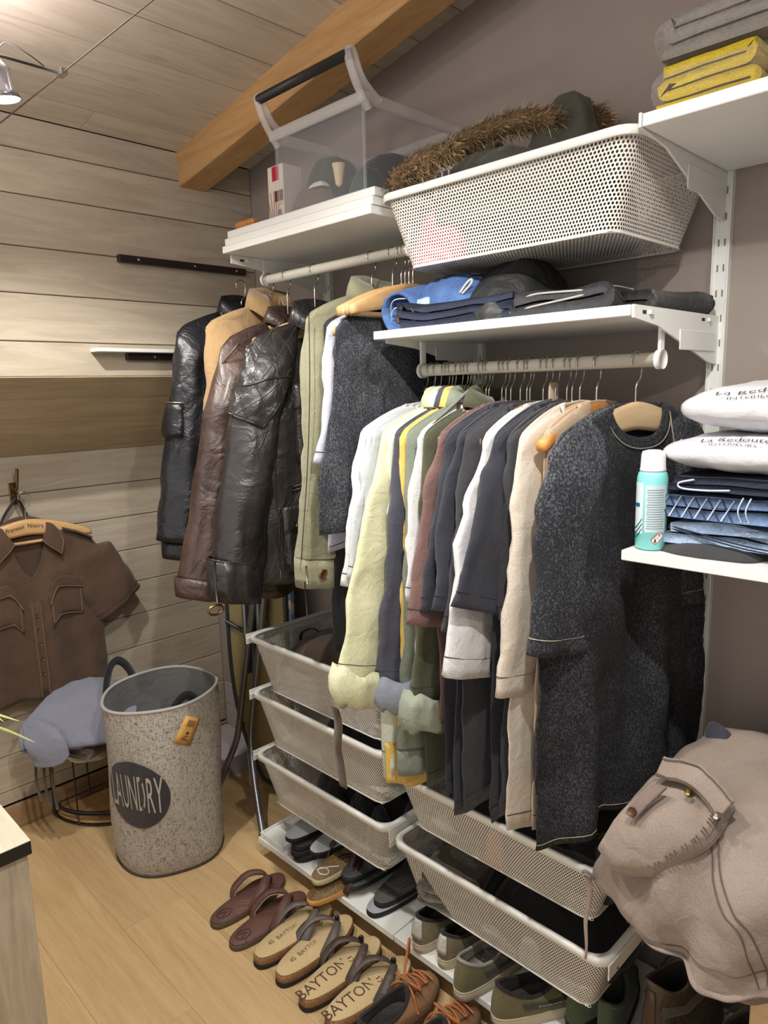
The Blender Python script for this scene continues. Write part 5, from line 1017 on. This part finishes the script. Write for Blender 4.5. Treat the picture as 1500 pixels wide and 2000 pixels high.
def flipflop(name, label, pos, rz, L, W, m, ms, mst, wst, th=.018, group=None, logo=True, lining=None):
    t = thing(name, label, 'sandal', pos, rz, group); O = ol(L, W, wa_=.78); slab('sole', O, 0, th, ms, t, 1., 1., .004); slab('footbed', O, th, th+.004, m, t, .99, .97, .004); z = th
    for s in (-1, 1):
        strapS('strap', t, [(s*W*.50, L*.40, z*.6), (s*W*.54, L*.45, z+.016), (s*W*.40, L*.60, z+.045), (s*W*.14, L*.74, z+.042), (.004, L*.80, z+.010)], [wst, wst, wst*.8, wst*.6, wst*.3], mst, th=.005)
        if lining: strapS('strap_lining', t, [(s*W*.47, L*.41, z*.6), (s*W*.505, L*.45, z+.013), (s*W*.37, L*.60, z+.041), (s*W*.12, L*.74, z+.038)], [wst*.9, wst*.9, wst*.75, wst*.5], lining, th=.002)
    if logo: tube('embossed_oval', [(.016*math.cos(a), L*.16+.022*math.sin(a), z+.0045) for a in np.linspace(0, 2*PI, 24, endpoint=False)], .0012, seamD, t, ns=5, closed=True, local=True); tube('embossed_peak', [(-.008, L*.12, z+.0045), (0, L*.20, z+.0045), (.008, L*.12, z+.0045)], .001, seamD, t, ns=5, local=True)
    return t
flipflop('flip_flop', 'brown leather flip-flop farther from the camera, next to the basket leg', (.553, -.668, FZ), .06, .27, .10, lthr, mat('sole_brown', (92, 76, 60), .8), lthr, .036, group='brown leather flip-flops on the floor', lining=lt2)
flipflop('flip_flop', 'brown leather flip-flop right beside the first cork sandal', (.663, -.675, FZ), .04, .27, .10, lthr, MC['sole_brown'], lthr, .036, group='brown leather flip-flops on the floor', lining=lt2)
# slides / packaged flip flops on the shoe shelf
def slide(label, x, y, z, rz, ctop, cband, ctext, L=.26, W=.098, txt='', group='flat slippers on the left shoe shelf'):
    t = thing('slipper', label, 'slipper', (x, y, z), rz, group); O = ol(L, W, wa_=.86); slab('sole', O, 0, .014, MC['rubber_black'], t, 1., 1.); slab('footbed', O, .014, .018, ctop, t, .99, .98)
    oo = [p for p in O if p[1] > L*.40]; oo = np.array(sorted(oo, key=lambda p: math.atan2(p[1]-L*.6, p[0]))); c = oo.mean(0); V = [(*(c+(p-c)*.99), .0186) for p in oo]; mk('insole_band', V, [list(range(len(V)))], cband, t, smooth=False, local=True, thick=.001)
    if txt: textO('insole_print', txt, .020, lambda a, b: (a, L*.36+b, .0196), ctext, t, local=True)
gtop = mat('heel_grey', (168, 174, 178), .5); gdk = mat('heel_charcoal', (62, 64, 68), .7); bband = mat('band_black', (30, 30, 30), .6); wink = mat('white_ink', (200, 200, 200), .6)
slide('charcoal slipper at bottom of the left slipper pile', .585, -.385, .051, -.1, gdk, bband, wink); slide('second charcoal slipper of the left slipper pile', .582, -.392, .070, -.06, gdk, bband, wink); slide('charcoal slipper directly under the left light grey heel', .585, -.388, .089, .02, gdk, bband, wink)
slide('slipper with light grey heel topping the left slipper pile', .572, -.40, .118, .05, gtop, bband, wink, txt='slipaway')
slide('charcoal slipper under the right light grey heel', .655, -.36, .085, .0, gdk, bband, wink); slide('slipper with light grey heel topping the second pile', .672, -.385, .112, .0, gtop, bband, wink, txt='+')
slide('black sandal with charcoal heel right of the gold flip-flops', .81, -.38, .095, .02, gdk, bband, wink, txt='***'); slide('black sandal below the one with charcoal heel', .825, -.375, .072, .06, gdk, bband, wink)
slide('pale grey slipper lying flat on the white shelf before the sneakers', .925, -.39, .051, .0, mat('heel_pale', (150, 152, 158), .6), mat('band_grey', (70, 72, 70), .7), wink); slide('dark grey slipper on top of the flat pale grey one', .93, -.365, .070, .03, MC['band_grey'], MC['band_grey'], wink)
glit = mat('gold_glitter', (176, 152, 108), .4, 'acid', (90, 66, 40)); osol = mat('orange_sole', (206, 150, 80), .6); brst = mat('dark_brown_strap', (58, 40, 32), .4)
flipflop('beach_sandal', 'lower gold patterned flip-flop with orange sole on the shelf edge', (.765, -.478, .052), -.1, .25, .09, glit, osol, brst, .02, group='gold flip-flops stacked on the shoe shelf', logo=False)
tt_ = flipflop('beach_sandal', 'upper gold patterned flip-flop with dark strap', (.752, -.445, .090), .06, .25, .09, glit, mat('cream_sole', (196, 184, 150), .6), brst, .02, group='gold flip-flops stacked on the shoe shelf', logo=False)
tube('white_swirl', [(.018*math.cos(a), .04+.014*math.sin(a), .0225) for a in np.linspace(0, 2*PI, 20, endpoint=False)], .0018, F_['white'], tt_, closed=True, local=True); tube('white_swirl', [(-.02, .03, .0225), (.0, .065, .0225), (.02, .085, .0225)], .0018, F_['white'], tt_, local=True)
# sneakers and boots
def shoe(name, label, x, y, z, rz, mu, ms, mi, L=.29, W=.105, H=.085, sole=.026, shaft=0., front=.60, lace=None, tongue=True, heelp=None, band=None, txt=None, group=None, mir=1, stripe=None, toe=None):
    t = thing(name, label, 'boot' if shaft else 'shoe', (x, y, z), rz, group); O = ol(L, W, wa_=.80, hl=.74); n = len(O); f = np.arange(n)*2*PI/n
    slab('sole', O, 0, sole, ms, t, 1.0, 1.0, .006)
    cl = np.stack([W*.31*np.sin(f), L*(.045+(front-.045)*(.5-.5*np.cos(f)))], 1); zc = H+shaft+.010*np.cos(f)+.012*np.cos(2*f)-.004
    rows = []; vs = np.linspace(0, 1, 16)
    for v in vs:
        k = v**1.7 if not shaft else v**1.2; P = (O*np.array([.97, 1])+np.array([0, 0])*v)*(1-k)+cl*k; bulge = 1+.05*math.sin(PI*v); zz_ = (sole-.002)+(zc-sole)*v**(.72 if not shaft else .85)
        zt = zz_; rows.append(np.stack([P[:, 0]*bulge, P[:, 1]*(1)+ (0 if not shaft else 0), zt], 1))
    Gs = np.array(rows); Gs[..., 2] += nzv(Gs, 25, x*10)*.002
    surf('upper', Gs, mu, t, cv=True, local=True)
    inn = []
    for v in np.linspace(0, 1, 6): P = cl*np.array([.88+.15*v, 1]); P[:, 1] = L*(.045+(front-.045)*.5)+(P[:, 1]-L*(.045+(front-.045)*.5))*(.95); inn.append(np.stack([P[:, 0], P[:, 1], (zc+.001)*(1-v)+(sole+.006)*v], 1))
    Gi = np.array(inn); mk('lining', Gi, gridF(6, n, False, True).tolist()+[[5*n+i for i in range(n)]], mi, t, local=True)
    tube('collar_edge', Gs[-1]*np.array([.97, 1, 1]), .0042, mi if not shaft else mu, t, closed=True, local=True)
    tube('sole_line', Gs[0]*np.array([1.015, 1.0, 1])+np.array([0, 0, .001]), .0018, ms, t, closed=True, local=True)
    fy = L*front
    def topz(yy): q = (yy-fy)/(L-fy); return None
    # vamp centre line from toe to collar front
    mid = Gs[:, n//2]
    def vamp(s): i = s*15; i0 = min(int(i), 14); return mid[i0]*(1-i+i0)+mid[i0+1]*(i-i0)
    if tongue:
        Q = np.array([vamp(s) for s in np.linspace(.62, 1., 8)]); Q = np.concatenate([Q, [Q[-1]+np.array([0, .004, .022])]]); G = np.stack([Q+np.array([-.022, 0, -.002]), Q+np.array([0, 0, .004]), Q+np.array([.022, 0, -.002])], 1); surf('tongue', G, mu, t, local=True, thick=.005)
    if lace:
        for k, s in enumerate(np.linspace(.60, .94, 5)):
            c = vamp(s)+np.array([0, 0, .008]); sgn = 1 if k % 2 else -1
            tube('lace', smoothpath([c+np.array([-.026, .004*sgn, -.006]), c+np.array([0, 0, .003]), c+np.array([.026, -.004*sgn, -.006])], 8), .0028, lace, t, ns=6, local=True)
        c = vamp(.97)+np.array([0, 0, .012])
        for s in (-1, 1): tube('lace_bow', smoothpath([c, c+np.array([s*.022, -.01, .014]), c+np.array([s*.04, .004, -.004]), c+np.array([s*.022, .012, -.010]), c], 18), .0028, lace, t, ns=6, local=True); tube('lace_end', smoothpath([c, c+np.array([s*.03, -.015, -.01]), c+np.array([s*.05, -.02, -.045])], 10), .0026, lace, t, ns=6, local=True)
    def sidepatch(nm, f0, f1, v0, v1, m_, off=.0025, **kw):
        G = []
        for ff_ in np.linspace(f0, f1, 10):
            row = []
            for vv in np.linspace(v0, v1, 6):
                i = vv*15; i0 = min(int(i), 14); j = ff_*n; j0 = int(math.floor(j)) % n; fi, fj = i-i0, j-math.floor(j); a = (Gs[i0, j0]*(1-fi)+Gs[i0+1, j0]*fi)*(1-fj)+(Gs[i0, (j0+1) % n]*(1-fi)+Gs[i0+1, (j0+1) % n]*fi)*fj
                d = np.array([a[0], (a[1]-L*.35)*.5, 0]); d /= np.linalg.norm(d)+1e-6; row.append(a+d*off)
            G.append(row)
        return surf(nm, np.array(G), m_, t, local=True, thick=.002, **kw), np.array(G)
    if heelp: sidepatch('heel_patch', -.05, .05, .15, .92, heelp)
    if stripe:
        for s in (1, -1): _, G = sidepatch('side_stripe', s*.16, s*.36, .30, .62, stripe, .003)
        if txt: textO('side_print', txt, .014, lambda a, b: G[int(np.clip(4.5-a/.0085, 0, 9)), 3]+np.array([-.003 if 0 else (.004 if G[4, 3][0] > 0 else -.004), 0, b]), wink, t, local=True) if 0 else None
    if txt and stripe:
        _, G = sidepatch('side_label', .19, .31, .38, .54, stripe, .004)
        def fn(a, b):
            u = np.clip(.5+a/.05, 0, 1)*9; w_ = np.clip(.5+b/.02, 0, 1)*5; i = min(int(u), 8); j = min(int(w_), 4); fu, fw_ = u-i, w_-j
            p = (G[i, j]*(1-fu)+G[i+1, j]*fu)*(1-fw_)+(G[i, j+1]*(1-fu)+G[i+1, j+1]*fu)*fw_; return p+np.array([.002, 0, 0])
        textO('side_print', txt, .013, fn, wink, t, local=True)
    if band: sidepatch('shaft_band', .0, .9999, .66, .80, band, .002)
    if toe: sidepatch('toe_cap', .40, .60, .0, .35, toe, .003)
    return t
ol_ = fab('olive_suede', (104, 98, 66), (84, 78, 52)); crs = mat('cream_rubber', (182, 172, 146), .6); drk = fab('dark_lining', (36, 30, 28), (26, 22, 20)); gryl = fab('grey_lining', (150, 146, 138), (130, 126, 118)); oldk = fab('olive_band', (56, 58, 46), (44, 46, 36)); chk = mat('check_heel', (64, 60, 56), .7, 'acid', (190, 188, 180))
shoe('sneaker', 'khaki sneaker with checked heel patch, left one behind the tan shoes', 1.105, -.395, .051, .02, fab('khaki', (128, 116, 90), (100, 88, 66)), crs, drk, heelp=chk, lace=drk, H=.082)
shoe('sneaker', 'khaki sneaker with checked heel patch, partner directly right', 1.185, -.39, .051, -.02, MC['khaki'], crs, drk, W=.095, heelp=chk, lace=drk, H=.078)
shoe('sneaker', 'olive sneaker with light grey lining on the shoe shelf', 1.275, -.435, .051, -.04, ol_, crs, gryl, heelp=None, stripe=oldk, lace=drk, H=.085)
shoe('sneaker', 'olive sneaker with lettered dark side stripe', 1.375, -.43, .051, -.42, ol_, crs, drk, stripe=oldk, txt='DIESEL', lace=drk, H=.085)
tanM = fab('tan_suede', (142, 106, 72), (118, 84, 54)); orl = mat('orange_lace', (178, 104, 56), .8)
shoe('leather_shoe', 'tan suede lace-up shoe on the floor, left of the pair', 1.165, -.66, FZ, .05, tanM, mat('gum', (90, 62, 40), .7), drk, lace=orl, H=.08, toe=None)
shoe('leather_shoe', 'tan suede lace-up shoe on the floor, right of the pair', 1.275, -.665, FZ, -.05, tanM, MC['gum'], drk, lace=orl, H=.08)
tag(tube('shoelace', smoothpath([(1.135, -.47, .055), (1.115, -.43, .12), (1.10, -.415, .062), (1.085, -.41, .04)], 16), .0028, orl), 'long orange shoelace hanging over the shoe shelf edge', 'shoelace')
shoe('navy_shoe', 'dark navy shoe at the bottom edge right of the tan pair', 1.375, -.66, FZ, -.05, F_['navyd'], rubB, drk, lace=drk)
grn = fab('green_suede', (72, 84, 58), (56, 66, 44)); shoe('green_boot', 'dark green suede boot under the lower right basket', 1.515, -.33, .051, -.1, grn, rubB, drk, H=.09, shaft=.02, lace=None, W=.09, tongue=False, L=.26)
shoe('green_boot', 'dark green suede boot right beside its twin', 1.60, -.32, .051, .3, grn, rubB, drk, H=.09, shaft=.01, W=.09, tongue=False, L=.26)
bt = mat('boot_leather', (92, 80, 66), .5, 'leather', (62, 52, 42)); grnl = fab('boot_olive', (78, 74, 56), (58, 54, 42))
shoe('ankle_boot', 'brown leather ankle boot with olive collar under the shorts', 1.69, -.33, .051, -.15, bt, crs, drk, H=.10, shaft=.12, band=MC['boot_olive'], lace=drk, heelp=brst, front=.5)
shoe('ankle_boot', 'olive ankle boot at the right edge under the bench', 1.84, -.34, .051, -.1, grnl, crs, drk, H=.10, shaft=.10, band=bt, lace=drk, heelp=bt, front=.5)
shoe('grey_sneaker', 'grey sneaker with ribbed side in front of the ankle boots', 1.64, -.40, .051, -.7, MC['heel_grey'], mat('sole_grey', (150, 146, 136), .6), drk, H=.075, stripe=bband, lace=drk)
# ------------------------------------------------------------------ lamps
def lampfix(loc, tgt, e, label, cone):
    d = (Vector(tgt)-Vector(loc)).normalized()
    L0 = Vector(loc)
    t = thing('spot_lamp', label, 'lamp', tuple(L0))
    q = d.to_track_quat('Z', 'Y').to_matrix()
    def W(p): return tuple(L0+q@Vector(p))
    V, F = latheVF([(.012, -.075), (.016, -.055), (.018, -.04), (.03, -.012), (.034, .0), (.032, .0), (.028, -.012), (.014, -.036)], 0, 0, 24, True, True); mk('reflector', [W(v) for v in V], F, mat('lamp_silver', (170, 172, 176), .3, metal=.8), t)
    V, F = latheVF([(.0315, -.002), (.030, .001), (.018, .004)], 0, 0, 24); mk('lens', [W(v) for v in V], F, LENS, t)
    tube('yoke', [W((.036, 0, -.01)), W((.04, 0, -.05)), W((.0, 0, -.085)), W((-.04, 0, -.05)), W((-.036, 0, -.01))], .004, mat('lamp_grey', (150, 150, 150), .4, metal=.7), t, flat=.4)
    tube('clip_arm', [W((0, 0, -.085)), (L0.x, -.9, 2.205), (L0.x+.01, -.865, 2.20)], .003, slotM, t)
    box('cable_clip', L0.x-.0, L0.x+.028, -.872, -.856, 2.193, 2.207, chrome, t)
    tube('flex_wire', smoothpath([W((0, 0, -.075)), tuple(L0+Vector((.01, .01, .11))), tuple(L0+Vector((.03, .05, .09))), (L0.x+.01, -.9, 2.205)], 20), .0012, slotM, t, ns=5)
    o = light('spot_light', 'SPOT', tuple(L0+d*.004), tgt, e, .02, spot=cone, blend=.8); o.parent = t; o.location = tuple(d*.004)
    o = light('reflector_leak', 'POINT', tuple(L0), tgt, 3.2, .03, col=(1, .88, .90)); o.parent = t; o.location = tuple(-d*.10+Vector((0, 0, .01)))
LENS = emis('lamp_lens', (255, 250, 240), 14)
for (p, tg, e, cone), lb in zip(LAMPS, ('silver spot lamp clipped to the ceiling cable near the plank wall', 'silver spot lamp on the cable above the rails', 'silver spot lamp on the cable above the camera side', 'silver spot lamp farthest right on the cable')): lampfix(p, tg, e, lb, cone)
t = thing('lamp_cable', 'bare metal lamp cable strung below the plank ceiling', 'cable', (.0, -.86, 2.2))
tube('cable', [(.02, -.842, 2.24), (.14, -.868, 2.2), (3.39, -.83, 2.2)], .0018, mat('cable', (110, 100, 92), .5, metal=.6), t)
tube('cable', [(.02, -1.09, 2.24), (.14, -1.09, 2.2), (3.39, -1.09, 2.2)], .0018, MC['cable'], t)
tube('turnbuckle', [(.02, -.842, 2.24), (.10, -.862, 2.212)], [.006, .004], MC['cable'], t, ns=8)
tube('eyelet', [(.012, -.842+.012*math.cos(a), 2.24+.012*math.sin(a)) for a in np.linspace(0, 2*PI, 14, endpoint=False)], .002, MC['cable'], t, ns=6, closed=True)
